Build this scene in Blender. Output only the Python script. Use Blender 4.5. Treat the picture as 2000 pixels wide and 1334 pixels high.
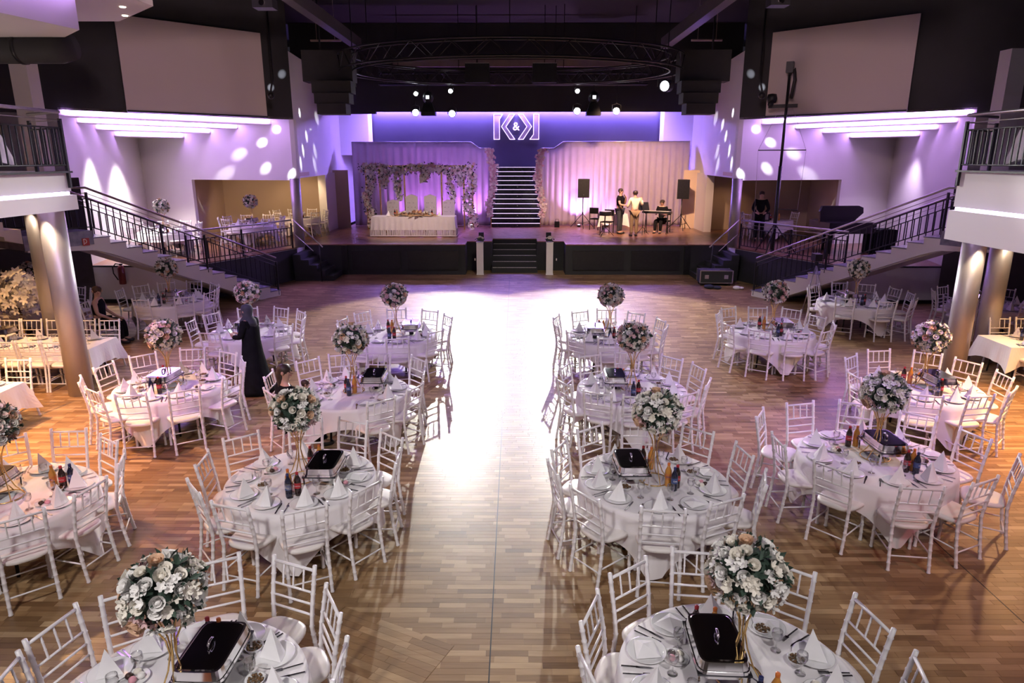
import bpy, math, random
import numpy as np
from mathutils import Vector
random.seed(7)
PI = math.pi
for o in list(bpy.data.objects):
    bpy.data.objects.remove(o)
S = bpy.context.scene
COL = S.collection
# ------------------------------------------------------------------ camera
CAM_H = 3.86
cam = bpy.data.objects.new('camera', bpy.data.cameras.new('camera'))
COL.objects.link(cam)
cam.data.lens = 24.0
cam.data.sensor_width = 36.0
cam.data.clip_end = 200
cam.location = (0, 0, CAM_H)
cam.rotation_euler = (math.radians(75.0), 0, math.radians(0.31))
S.camera = cam
# ------------------------------------------------------------------ world, exposure
W = bpy.data.worlds.new('world'); S.world = W; W.use_nodes = True
W.node_tree.nodes['Background'].inputs[0].default_value = (0.30, 0.26, 0.36, 1)
W.node_tree.nodes['Background'].inputs[1].default_value = 0.05
S.view_settings.view_transform = 'Standard'
S.view_settings.look = 'None'
S.view_settings.exposure = 0.0
S.view_settings.gamma = 1.0
S.view_settings.use_curve_mapping = False
S.cycles.use_adaptive_sampling = True; S.cycles.adaptive_threshold = 0.03; S.cycles.max_bounces = 5; S.cycles.diffuse_bounces = 2; S.cycles.glossy_bounces = 2; S.cycles.light_sampling_threshold = 0.02; S.cycles.transparent_max_bounces = 8; S.cycles.caustics_reflective = False; S.cycles.caustics_refractive = False
def lamp(name, kind, loc, target, energy, color, size=0.1, angle=60, blend=0.4, parent=None):
    d = bpy.data.lights.new(name, kind); d.energy = energy; d.color = color
    if kind == 'SPOT':
        d.spot_size = math.radians(angle); d.spot_blend = blend; d.shadow_soft_size = size
    elif kind == 'AREA':
        d.shape = 'DISK'; d.size = size
    else:
        d.shadow_soft_size = size
    o = bpy.data.objects.new(name, d); COL.objects.link(o)
    o.location = loc
    if target is not None:
        o.rotation_euler = (Vector(target) - Vector(loc)).to_track_quat('-Z', 'Y').to_euler()
    return o
WHITE = (1.0, 0.95, 0.93); COOL = (1.0, 0.96, 0.85); WARM = (1.0, 0.52, 0.20); PURPLE = (0.55, 0.25, 1.0); PINK = (0.96, 0.80, 0.92)
# profile spots on the truss, shining over the dance floor towards the balcony
lamp('key_spot', 'SPOT', (-2.31, 25.8, 5.43), (-1.7, 11.5, 0), 6600, COOL, 0.06, 50, 0.3)
lamp('key_spot', 'SPOT', (2.21, 25.8, 5.52), (2.0, 11.5, 0), 6200, COOL, 0.06, 56, 0.3)
# house lights in the ceiling over the tables
for (x, y, z, tx, ty, e, c) in ((-3.0, -1.0, 7.0, -2.6, 4.6, 1350, WHITE), (2.6, -1.0, 7.0, 2.0, 4.6, 820, WHITE),
                                (-4.5, 3.5, 7.4, -4.2, 9.5, 190, PINK), (4.5, 3.5, 7.4, 4.4, 9.0, 270, PINK),
                                (-6.0, 8.0, 7.4, -6.4, 14.0, 230, PINK), (6.0, 8.0, 7.4, 6.9, 14.0, 300, PINK),
                                (1.0, 14.0, 8.2, 1.6, 18.0, 2200, (1.0, 0.88, 0.66))):
    lamp('house_light', 'SPOT', (x, y, z), (tx, ty, 0), e, c, 0.35, 75, 0.9)
# coloured wash
lamp('purple_wash', 'SPOT', (-5.0, 6.0, 7.4), (-4.6, 11.5, 0), 900, PURPLE, 0.2, 55, 0.9)
lamp('purple_wash', 'SPOT', (5.0, 6.0, 7.4), (4.4, 9.6, 0), 1100, PURPLE, 0.2, 50, 0.9)
lamp('purple_wash', 'SPOT', (0.0, 9.0, 7.8), (0.2, 10.5, 0), 220, PURPLE, 0.2, 66, 0.9)
lamp('red_wash', 'SPOT', (5.8, 2.0, 5.0), (5.2, 5.2, 0), 260, (1.0, 0.15, 0.2), 0.2, 50, 0.9)
lamp('red_wash', 'SPOT', (-5.8, 4.0, 5.0), (-4.4, 7.8, 0), 260, (1.0, 0.15, 0.2), 0.2, 50, 0.9)
# warm downlights under the balconies
for (x, y, z, e) in ((-7.7, 8.6, 3.0, 900), (-9.6, 11.0, 3.0, 420), (-10.6, 13.4, 2.95, 380), (8.1, 9.2, 2.45, 700), (9.8, 11.2, 2.45, 420), (10.6, 14.0, 2.45, 90)):
    lamp('balcony_downlight', 'SPOT', (x, y, z), (x * 0.985, y, 0), e, WARM, 0.05, 120, 0.8)
for sx in (-1, 1): lamp('balcony_edge_fill', 'SPOT', (sx * 7.0, 8.4, 3.0 if sx < 0 else 2.45), (sx * 5.6, 7.7 if sx < 0 else 8.6, 0), 560 if sx < 0 else 330, WARM, 0.05, 115, 0.9)  # added warm spots extending the orange light on the floor; no fixture
for sx in (-1, 1):
    lamp('balcony_fill', 'SPOT', (sx * 9.3, 9.6, 6.4), (sx * 8.4, 9.9, 3.64), 260, (1.0, 0.88, 0.85), 0.1, 80, 0.8)  # added spot brightening the balcony table and chairs; no fixture
    lamp('fascia_beam', 'SPOT', (sx * 2.5, 17.5, 6.6), (sx * 7.2, 9.9, 3.42), 1500, (1.0, 0.95, 0.95), 0.05, 11, 0.9)
    lamp('fascia_beam', 'SPOT', (sx * 2.5, 4.5, 7.0), (sx * 7.2, 9.6, 3.0), 520, (1.0, 0.86, 0.90), 0.2, 34, 0.9)
# unseen fill spots added to brighten the screens
for sx in (-1, 1): lamp('screen_fill', 'SPOT', (sx * 2.0, 8.0, 8.0), (sx * 9.0, 20.4, 6.2), 1250, (1.0, 0.66, 0.68), 0.3, 34, 0.9)
# stage wash
lamp('stage_wash', 'SPOT', (-3.2, 22.5, 6.3), (-3.8, 26.5, 1.2), 1000, (1.0, 0.72, 0.60), 0.15, 48, 0.8)
lamp('stage_wash', 'SPOT', (4.0, 22.5, 6.3), (4.6, 28.6, 2.2), 4200, (1.0, 0.58, 0.36), 0.15, 62, 0.8)
lamp('stage_wash', 'SPOT', (0.0, 22.5, 6.3), (-1.0, 29.0, 1.5), 700, (0.75, 0.42, 1.0), 0.15, 50, 0.8)
# ------------------------------------------------------------------ materials
MATS = {}
def mat(name, col, rough=0.5, metal=0.0, emit=None, es=0.0, var=0.06, scale=6.0, bump=0.0, trans=0.0, spec=None, coat=0.0, alpha=1.0):
    if name in MATS: return MATS[name]
    m = bpy.data.materials.new(name); m.use_nodes = True; MATS[name] = m
    nt = m.node_tree; b = nt.nodes['Principled BSDF']
    b.inputs['Roughness'].default_value = rough; b.inputs['Metallic'].default_value = metal
    if trans: b.inputs['Transmission Weight'].default_value = trans
    if coat: b.inputs['Coat Weight'].default_value = coat
    if spec is not None: b.inputs['Specular IOR Level'].default_value = spec
    b.inputs['Alpha'].default_value = alpha
    c = (*col, 1)
    if var > 0:
        tc = nt.nodes.new('ShaderNodeTexCoord'); nz = nt.nodes.new('ShaderNodeTexNoise')
        nz.inputs['Scale'].default_value = scale; nz.inputs['Detail'].default_value = 3
        nt.links.new(tc.outputs['Object'], nz.inputs['Vector'])
        rp = nt.nodes.new('ShaderNodeValToRGB')
        rp.color_ramp.elements[0].position = 0.3; rp.color_ramp.elements[1].position = 0.7
        rp.color_ramp.elements[0].color = (*[max(0, v * (1 - var)) for v in col], 1)
        rp.color_ramp.elements[1].color = (*[min(1, v * (1 + var)) for v in col], 1)
        nt.links.new(nz.outputs['Fac'], rp.inputs['Fac']); nt.links.new(rp.outputs['Color'], b.inputs['Base Color'])
        if bump:
            bp = nt.nodes.new('ShaderNodeBump'); bp.inputs['Strength'].default_value = bump
            nt.links.new(nz.outputs['Fac'], bp.inputs['Height']); nt.links.new(bp.outputs['Normal'], b.inputs['Normal'])
    else:
        b.inputs['Base Color'].default_value = c
    if emit is not None:
        b.inputs['Emission Color'].default_value = (*emit, 1); b.inputs['Emission Strength'].default_value = es
    return m
def wood_mat(name, dark, mid, light, rough, coat=0.0):
    m = bpy.data.materials.new(name); m.use_nodes = True; MATS[name] = m
    nt = m.node_tree; b = nt.nodes['Principled BSDF']; N = nt.nodes.new; L = nt.links.new
    b.inputs['Roughness'].default_value = rough; b.inputs['Coat Weight'].default_value = coat; b.inputs['Coat Roughness'].default_value = 0.22
    g = N('ShaderNodeNewGeometry'); mp = N('ShaderNodeMapping'); mp.inputs['Scale'].default_value = (2.2, 26, 5)
    L(g.outputs['Position'], mp.inputs['Vector'])
    nz = N('ShaderNodeTexNoise'); nz.inputs['Scale'].default_value = 1.6; nz.inputs['Detail'].default_value = 5
    L(mp.outputs['Vector'], nz.inputs['Vector'])
    at = N('ShaderNodeAttribute'); at.attribute_name = 'tone'
    ma = N('ShaderNodeMath'); ma.operation = 'MULTIPLY_ADD'; ma.inputs[1].default_value = 0.34
    L(nz.outputs['Fac'], ma.inputs[0]); L(at.outputs['Fac'], ma.inputs[2])
    rp = N('ShaderNodeValToRGB'); e = rp.color_ramp.elements
    e[0].position = 0.12; e[0].color = (*dark, 1); e[1].position = 1.0; e[1].color = (*light, 1)
    k = e.new(0.55); k.color = (*mid, 1)
    L(ma.outputs[0], rp.inputs['Fac']); L(rp.outputs['Color'], b.inputs['Base Color'])
    rr = N('ShaderNodeMapRange'); rr.inputs['To Min'].default_value = rough * 0.8; rr.inputs['To Max'].default_value = rough * 1.25
    L(nz.outputs['Fac'], rr.inputs['Value']); L(rr.outputs['Result'], b.inputs['Roughness'])
    return m
M_FLOOR = wood_mat('oak_parquet', (0.10, 0.048, 0.019), (0.29, 0.170, 0.080), (0.56, 0.39, 0.22), 0.38, 0.05)
M_STAGE = wood_mat('stage_wood', (0.16, 0.07, 0.04), (0.34, 0.17, 0.10), (0.42, 0.24, 0.15), 0.28, 0.1)
M_WHITE = mat('white_paint', (0.78, 0.76, 0.77), 0.7, var=0.02, scale=0.6)
M_GREY = mat('grey_paint', (0.36, 0.33, 0.36), 0.7, var=0.03, scale=0.6)
M_BLACK = mat('black_paint', (0.033, 0.035, 0.040), 0.75, var=0.12, scale=0.8)
M_CEIL = mat('ceiling_black', (0.020, 0.023, 0.020), 0.85, var=0.1, scale=0.8)
M_NAVY = mat('night_blue_paint', (0.085, 0.085, 0.13), 0.7, var=0.06, scale=0.6)
M_SCREEN = mat('projection_screen', (0.62, 0.55, 0.56), 0.85, var=0.02, scale=0.5)
M_BLACKM = mat('black_metal', (0.03, 0.031, 0.035), 0.4, 0.5, var=0.1, scale=12)
M_STEEL = mat('brushed_steel', (0.55, 0.52, 0.52), 0.35, 0.9, var=0.06, scale=20)
M_CHROME = mat('polished_steel', (0.80, 0.79, 0.80), 0.12, 1.0, var=0.03, scale=10)
M_LIDTOP = mat('mirror_lid', (0.40, 0.39, 0.42), 0.07, 1.0, var=0.03, scale=4)
M_COLUMN = mat('column_silver', (0.50, 0.47, 0.46), 0.42, 0.45, var=0.05, scale=3)
M_CHAIR = mat('white_lacquer', (0.86, 0.83, 0.85), 0.35, var=0.03, scale=8)
M_SEAT = mat('ivory_leatherette', (0.84, 0.79, 0.76), 0.4, var=0.04, scale=9, bump=0.05)
M_CLOTH = mat('white_tablecloth', (0.86, 0.82, 0.84), 0.8, var=0.03, scale=5, bump=0.06)
M_NAPKIN = mat('white_napkin', (0.93, 0.91, 0.93), 0.8, var=0.02, scale=12)
M_CHINA = mat('white_china', (0.88, 0.87, 0.88), 0.15, var=0.02, scale=8)
M_GOLD = mat('gold_wire', (0.80, 0.55, 0.22), 0.25, 1.0, var=0.06, scale=20)
M_LED = mat('led_strip', (0.9, 0.85, 1.0), 0.4, var=0.02, emit=(0.62, 0.33, 1.0), es=36.0)
M_LEDW = mat('led_stair_strip', (0.9, 0.85, 1.0), 0.4, var=0.02, emit=(0.8, 0.6, 1.0), es=1.5)
M_LENS = mat('lamp_lens', (1, 1, 1), 0.3, var=0.01, emit=(0.9, 0.93, 1.0), es=40.0)
M_LENSDIM = mat('lamp_lens_dim', (1, 1, 1), 0.3, var=0.3, scale=60, emit=(0.9, 0.93, 1.0), es=1.5)
M_DOWN = mat('downlight_lens', (1, 1, 1), 0.3, var=0.01, emit=(1.0, 0.85, 0.7), es=12.0)
M_MARBLE = mat('grey_marble', (0.24, 0.24, 0.34), 0.25, var=0.25, scale=7)
M_SKIN = mat('skin', (0.55, 0.34, 0.25), 0.5, var=0.05, scale=10)
M_HAIR = mat('dark_hair', (0.035, 0.022, 0.016), 0.5, var=0.3, scale=40)
M_HAIRB = mat('brown_hair', (0.06, 0.028, 0.016), 0.5, var=0.3, scale=40)
M_BLKCLOTH = mat('black_fabric', (0.011, 0.011, 0.014), 0.95, var=0.2, scale=9, spec=0.1)
M_HIJAB = mat('slate_scarf', (0.05, 0.053, 0.075), 0.8, var=0.15, scale=9)
M_GLASS = mat('clear_glass', (0.95, 0.95, 0.97), 0.03, var=0.01)
def _glass():
    nt = M_GLASS.node_tree; tr = nt.nodes.new('ShaderNodeBsdfTransparent'); gl = nt.nodes.new('ShaderNodeBsdfGlossy'); gl.inputs['Roughness'].default_value = 0.06
    lw = nt.nodes.new('ShaderNodeLayerWeight'); lw.inputs['Blend'].default_value = 0.28; mx_ = nt.nodes.new('ShaderNodeMixShader')
    nt.links.new(lw.outputs['Facing'], mx_.inputs[0]); nt.links.new(tr.outputs[0], mx_.inputs[1]); nt.links.new(gl.outputs[0], mx_.inputs[2]); nt.links.new(mx_.outputs[0], nt.nodes['Material Output'].inputs['Surface'])
_glass()
M_CUTL = mat('cutlery_steel', (0.45, 0.44, 0.47), 0.2, 1.0, var=0.05, scale=10)
M_LEAF = mat('dark_leaf', (0.035, 0.065, 0.045), 0.6, var=0.5, scale=14)
M_PET = [mat('cream_petal', (0.90, 0.84, 0.74), 0.7, var=0.08, scale=30), mat('white_petal', (0.93, 0.90, 0.87), 0.7, var=0.06, scale=30),
         mat('peach_petal', (0.78, 0.50, 0.33), 0.7, var=0.15, scale=30), mat('blush_petal', (0.76, 0.52, 0.52), 0.7, var=0.12, scale=30)]
# ------------------------------------------------------------------ mesh builder
class MB:
    def __init__(s): s.v = []; s.f = []; s.mi = []; s.cur = 0
    def add(s, vs, fs):
        n = len(s.v); s.v += [tuple(p) for p in vs]; s.f += [tuple(i + n for i in f) for f in fs]; s.mi += [s.cur] * len(fs); return s
    def box(s, x0, x1, y0, y1, z0, z1):
        return s.add([(x0, y0, z0), (x1, y0, z0), (x1, y1, z0), (x0, y1, z0), (x0, y0, z1), (x1, y0, z1), (x1, y1, z1), (x0, y1, z1)],
                     [(0, 3, 2, 1), (4, 5, 6, 7), (0, 1, 5, 4), (1, 2, 6, 5), (2, 3, 7, 6), (3, 0, 4, 7)])
    def bar(s, p, q, w, h=None, up=(0, 0, 1)):
        h = h or w; p = Vector(p); q = Vector(q); d = (q - p).normalized(); u = Vector(up)
        if abs(d.dot(u)) > 0.98: u = Vector((0, 1, 0))
        a = d.cross(u).normalized(); b = a.cross(d).normalized()
        vs = [e + a * (sx * w / 2) + b * (sy * h / 2) for e in (p, q) for sx, sy in ((-1, -1), (1, -1), (1, 1), (-1, 1))]
        return s.add(vs, [(0, 1, 2, 3)[::-1], (4, 5, 6, 7), (0, 1, 5, 4), (1, 2, 6, 5), (2, 3, 7, 6), (3, 0, 4, 7)])
    def tube(s, pts, rad, seg=8, cap=True):
        P = [Vector(p) for p in pts]; n = len(P); R = rad if isinstance(rad, (list, tuple)) else [rad] * n
        vs = []; a = None
        for i in range(n):
            d = (P[min(i + 1, n - 1)] - P[max(i - 1, 0)]).normalized()
            if a is None:
                u = Vector((0, 0, 1)) if abs(d.z) < 0.9 else Vector((1, 0, 0)); a = d.cross(u).normalized()
            else: a = (a - d * a.dot(d)).normalized()
            b = d.cross(a)
            for k in range(seg):
                t = 2 * PI * k / seg; vs.append(P[i] + (a * math.cos(t) + b * math.sin(t)) * R[i])
        fs = [(i * seg + k, i * seg + (k + 1) % seg, (i + 1) * seg + (k + 1) % seg, (i + 1) * seg + k) for i in range(n - 1) for k in range(seg)]
        if cap: fs += [tuple(range(seg))[::-1], tuple((n - 1) * seg + k for k in range(seg))]
        return s.add(vs, fs)
    def lathe(s, prof, seg=16, c=(0, 0, 0), cap=True):
        vs = []; n = len(prof)
        for r, z in prof:
            for k in range(seg):
                t = 2 * PI * k / seg; vs.append((c[0] + r * math.cos(t), c[1] + r * math.sin(t), c[2] + z))
        fs = [(i * seg + k, i * seg + (k + 1) % seg, (i + 1) * seg + (k + 1) % seg, (i + 1) * seg + k) for i in range(n - 1) for k in range(seg)]
        if cap: fs += [tuple(range(seg))[::-1], tuple((n - 1) * seg + k for k in range(seg))]
        return s.add(vs, fs)
    def prism(s, poly, z0, z1):
        n = len(poly)
        if sum(poly[i][0] * poly[(i + 1) % n][1] - poly[(i + 1) % n][0] * poly[i][1] for i in range(n)) < 0: poly = poly[::-1]
        vs = [(x, y, z0) for x, y in poly] + [(x, y, z1) for x, y in poly]
        return s.add(vs, [tuple(range(n))[::-1], tuple(range(n, 2 * n))] + [(i, (i + 1) % n, n + (i + 1) % n, n + i) for i in range(n)])
    def wall(s, p, q, z0, z1, t=0.12):
        """vertical slab between plan points p and q, thickness t to the left of p->q"""
        d = Vector((q[0] - p[0], q[1] - p[1])).normalized(); nx, ny = -d.y * t, d.x * t
        return s.prism([p, q, (q[0] + nx, q[1] + ny), (p[0] + nx, p[1] + ny)], z0, z1)
    def ball(s, c, r, seg=10, rings=6, sz=1.0):
        prof = [(r * math.sin(PI * i / rings) + 1e-4, -r * sz * math.cos(PI * i / rings)) for i in range(rings + 1)]
        return s.lathe(prof, seg, c)
    def mesh(s, name, m=None, smooth=False):
        me = bpy.data.meshes.new(name); me.from_pydata(s.v, [], s.f)
        for k in (m if isinstance(m, (list, tuple)) else [m]): me.materials.append(k)
        if any(s.mi): me.polygons.foreach_set('material_index', s.mi)
        if smooth: me.polygons.foreach_set('use_smooth', [True] * len(s.f)); 
        me.update(); return me
    def build(s, name, m, parent=None, smooth=False, loc=(0, 0, 0), rz=0):
        return obj(name, s.mesh(name, m, smooth), parent, loc, rz)
def obj(name, me, parent=None, loc=(0, 0, 0), rz=0):
    o = bpy.data.objects.new(name, me); COL.objects.link(o); o.location = loc
    if rz: o.rotation_euler = (0, 0, rz)
    if parent: o.parent = parent
    return o
def text(name, body, size, m, parent, loc, rot=(PI / 2, 0, 0), extrude=.001, res=2):
    c = bpy.data.curves.new(name, 'FONT'); c.body = body; c.size = size; c.extrude = extrude; c.align_x = 'CENTER'; c.align_y = 'CENTER'; c.resolution_u = res
    tmp = bpy.data.objects.new('tmp', c); COL.objects.link(tmp); dg = bpy.context.evaluated_depsgraph_get(); dg.update()
    me = bpy.data.meshes.new_from_object(tmp.evaluated_get(dg)); bpy.data.objects.remove(tmp); bpy.data.curves.remove(c)
    me.materials.clear(); me.materials.append(m); me.name = name
    o = obj(name, me, parent, loc); o.rotation_euler = rot; return o
def tag(o, label=None, cat=None, group=None, kind=None):
    if label: o['label'] = label
    if cat: o['category'] = cat
    if group: o['group'] = group
    if kind: o['kind'] = kind
    return o
def thing(name, label, cat, loc=(0, 0, 0), rz=0, group=None):
    o = bpy.data.objects.new(name, None); COL.objects.link(o); o.location = loc; o.rotation_euler = (0, 0, rz); o.empty_display_size = 0.1
    return tag(o, label, cat, group)
def copy_tree(o, parent=None):
    c = o.copy(); COL.objects.link(c); c.parent = parent
    for ch in o.children: copy_tree(ch, c)
    return c
def struct(name, mb, m, label, cat='wall', smooth=False):
    return tag(mb.build(name, m, None, smooth), label, cat, None, 'structure')
SIDE = {-1: 'left', 1: 'right'}
# ================================================================== FLOOR
fl = struct('floor', MB().box(-17, 17, -3, 34, -0.3, -0.012), mat('floor_base', (0.05, 0.028, 0.017), 0.7, var=0.2), 'oak strip parquet floor of the hall', 'floor')
rng = np.random.default_rng(3)
RW = 0.068
# corner of the patch where the strips are laid obliquely, left of the aisle seam close to the balcony
PC = np.array((-0.50, 4.76)); PU = np.array((-0.90, 0.44)); PV = np.array((-0.44, -0.90))
PU = PU / np.hypot(*PU); PV = PV / np.hypot(*PV)
def in_patch(x, y):
    d = np.stack([x - PC[0], y - PC[1]], -1); a = d @ PU; b = d @ PV
    return (a > 0) & (b > 0) & (a < 1.6) & (b < 1.2)
rows = []
y = 2.6
while y < 24.4:
    x = -13.0 + rng.uniform(-0.4, 0)
    half = min(13.0, 1.5 + y * 0.80)
    while x < half:
        l = rng.uniform(0.20, 0.44)
        if x + l > -half: rows.append((x, y, l))
        x += l
    y += RW
rows = np.array(rows); cxs = rows[:, 0] + rows[:, 2] / 2; cys = rows[:, 1] + RW / 2
tone = rng.beta(2.2, 2.6, len(rows)) * 0.62 + 0.10
tone += (rng.random(len(rows)) < 0.10) * 0.16
seam = (np.abs(cxs + 0.2) < 0.05)
band = (np.abs(np.abs(cxs) - (4.1 + 0.072 * cys)) < 0.21) & (cys < 22.4) & (cys > 8) | ((cys > 22.15) & (cys < 22.6) & (np.abs(cxs) < 6.2))
tone[band] -= 0.22
keep = cys < 24.3
rows, tone, cxs, cys = rows[keep], tone[keep], cxs[keep], cys[keep]
free = (np.abs(cxs - 0.05) < 0.95)
near = np.where(free)[0]; near = near[np.argsort(cys[near])]
near = near[cys[near] > 4.25][:300]
def plank_mesh(name, X, Y, Lh, tn, rot=None):
    """strips as shallow boxes without undersides; arrays of x0, y0, length, tone"""
    n = len(X); g = 0.0011
    x0, x1, y0, y1 = X + g, X + Lh - g, Y + g, Y + RW - g
    v = np.zeros((n, 8, 3)); 
    for k, (a, b, z) in enumerate(((x0, y0, 0), (x1, y0, 0), (x1, y1, 0), (x0, y1, 0), (x0 - g * .8, y0 - g * .8, -.012), (x1 + g * .8, y0 - g * .8, -.012), (x1 + g * .8, y1 + g * .8, -.012), (x0 - g * .8, y1 + g * .8, -.012))):
        v[:, k, 0] = a; v[:, k, 1] = b; v[:, k, 2] = z
    v = v.reshape(-1, 3)
    if rot is not None:
        p = v[:, :2].copy(); v[:, 2] += 0.0025; v[:, 0] = PC[0] + p[:, 0] * rot[0][0] + p[:, 1] * rot[1][0]; v[:, 1] = PC[1] + p[:, 0] * rot[0][1] + p[:, 1] * rot[1][1]
    F = np.array([(0, 1, 2, 3), (4, 5, 1, 0), (5, 6, 2, 1), (6, 7, 3, 2), (7, 4, 0, 3)])
    if rot is not None: F = F[:, ::-1]
    f = (np.arange(n)[:, None, None] * 8 + F[None]).reshape(-1, 4)
    me = bpy.data.meshes.new(name); me.vertices.add(len(v)); me.vertices.foreach_set('co', v.ravel())
    me.loops.add(f.size); me.loops.foreach_set('vertex_index', f.ravel().astype(np.int32))
    me.polygons.add(len(f)); me.polygons.foreach_set('loop_start', np.arange(0, f.size, 4, dtype=np.int32)); me.polygons.foreach_set('loop_total', np.full(len(f), 4, np.int32))
    at = me.attributes.new('tone', 'FLOAT', 'POINT'); at.data.foreach_set('value', np.repeat(tn, 8).astype(np.float32))
    me.materials.append(M_FLOOR); me.polygons.foreach_set('use_smooth', np.zeros(len(f), bool)); me.update(calc_edges=True); me.validate(); return me
msk = np.ones(len(rows), bool); msk[near] = False
tag(obj('parquet_strips', plank_mesh('parquet_strips', rows[msk, 0], rows[msk, 1], rows[msk, 2], tone[msk]), fl), kind='stuff')
pm = [plank_mesh('plank', np.array([-0.5]), np.array([-RW / 2]), np.array([1.0]), np.array([t])) for t in np.linspace(0.1, 0.68, 12)]
for i in near:
    k = int(np.clip(round((tone[i] - 0.1) / 0.58 * 11), 0, 11))
    o = obj('plank', pm[k], fl, (cxs[i], cys[i], 0)); o.scale = (rows[i, 2], 1, 1)
pr = []
b = 0.0
while b < 1.2:
    a = -rng.uniform(0, 0.3) * 0
    while a < 1.6:
        l = min(rng.uniform(0.25, 0.5), 1.6 - a + 0.01); pr.append((a, b, l)); a += l
    b += RW
pr = np.array(pr)
tag(obj('oblique_strips', plank_mesh('oblique_strips', pr[:, 0], pr[:, 1], pr[:, 2], rng.beta(2.2, 2.6, len(pr)) * 0.5 + 0.15, (PU, PV)), fl), kind='stuff')
MB().box(-0.206, -0.196, 3.0, 22.2, 0.0, 0.0015).build('floor_seam', M_BLACKM, fl)
MB().box(4.374, 4.384, 3.0, 7.6, 0.0, 0.0015).build('floor_seam', M_BLACKM, fl)
# ================================================================== SHELL
struct('ceiling', MB().box(-17, 17, -3, 35, 9.0, 9.2), M_CEIL, 'black ceiling high above the hall', 'ceiling')
struct('wall_rear', MB().box(-17, 17, -3.2, -3.0, -0.3, 9.0), M_GREY, 'wall behind the photographer', 'wall')
struct('wall_back', MB().box(-9, 9, 33.0, 33.2, 0, 9.0), M_NAVY, 'dark blue wall behind the stage carrying the initials', 'wall')
struct('wall_header', MB().box(-7.0, 7.0, 29.2, 29.4, 5.7, 9.0).box(-9, -7, 29.2, 29.4, 7.0, 9.0).box(7, 9, 29.2, 29.4, 7.0, 9.0).prism([(-7.0, 29.2), (-7.0, 29.4), (-5.7, 29.4), (-5.7, 29.2)], 5.62, 5.7), M_BLACK, 'black header wall hanging over the stage', 'wall')  # end wings added to keep the violet strip's light off the ceiling
zs = [5.05, 4.90, 4.79, 4.66, 4.52]
Ap, Bp, Kp, Jp = (7.0, 22.5), (11.5, 18.0), (12.75, 23.95), (10.87, 23.45)
Es = [(7.75, 22.69), (8.93, 22.99), (9.92, 23.24), (10.92, 23.49)]
Fs = [(11.5, 18.0), (11.72, 19.0), (11.98, 20.25), (12.28, 21.68)]
ZP = 1.04
def mx(p, s): return (p[0] * s, p[1])
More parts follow.
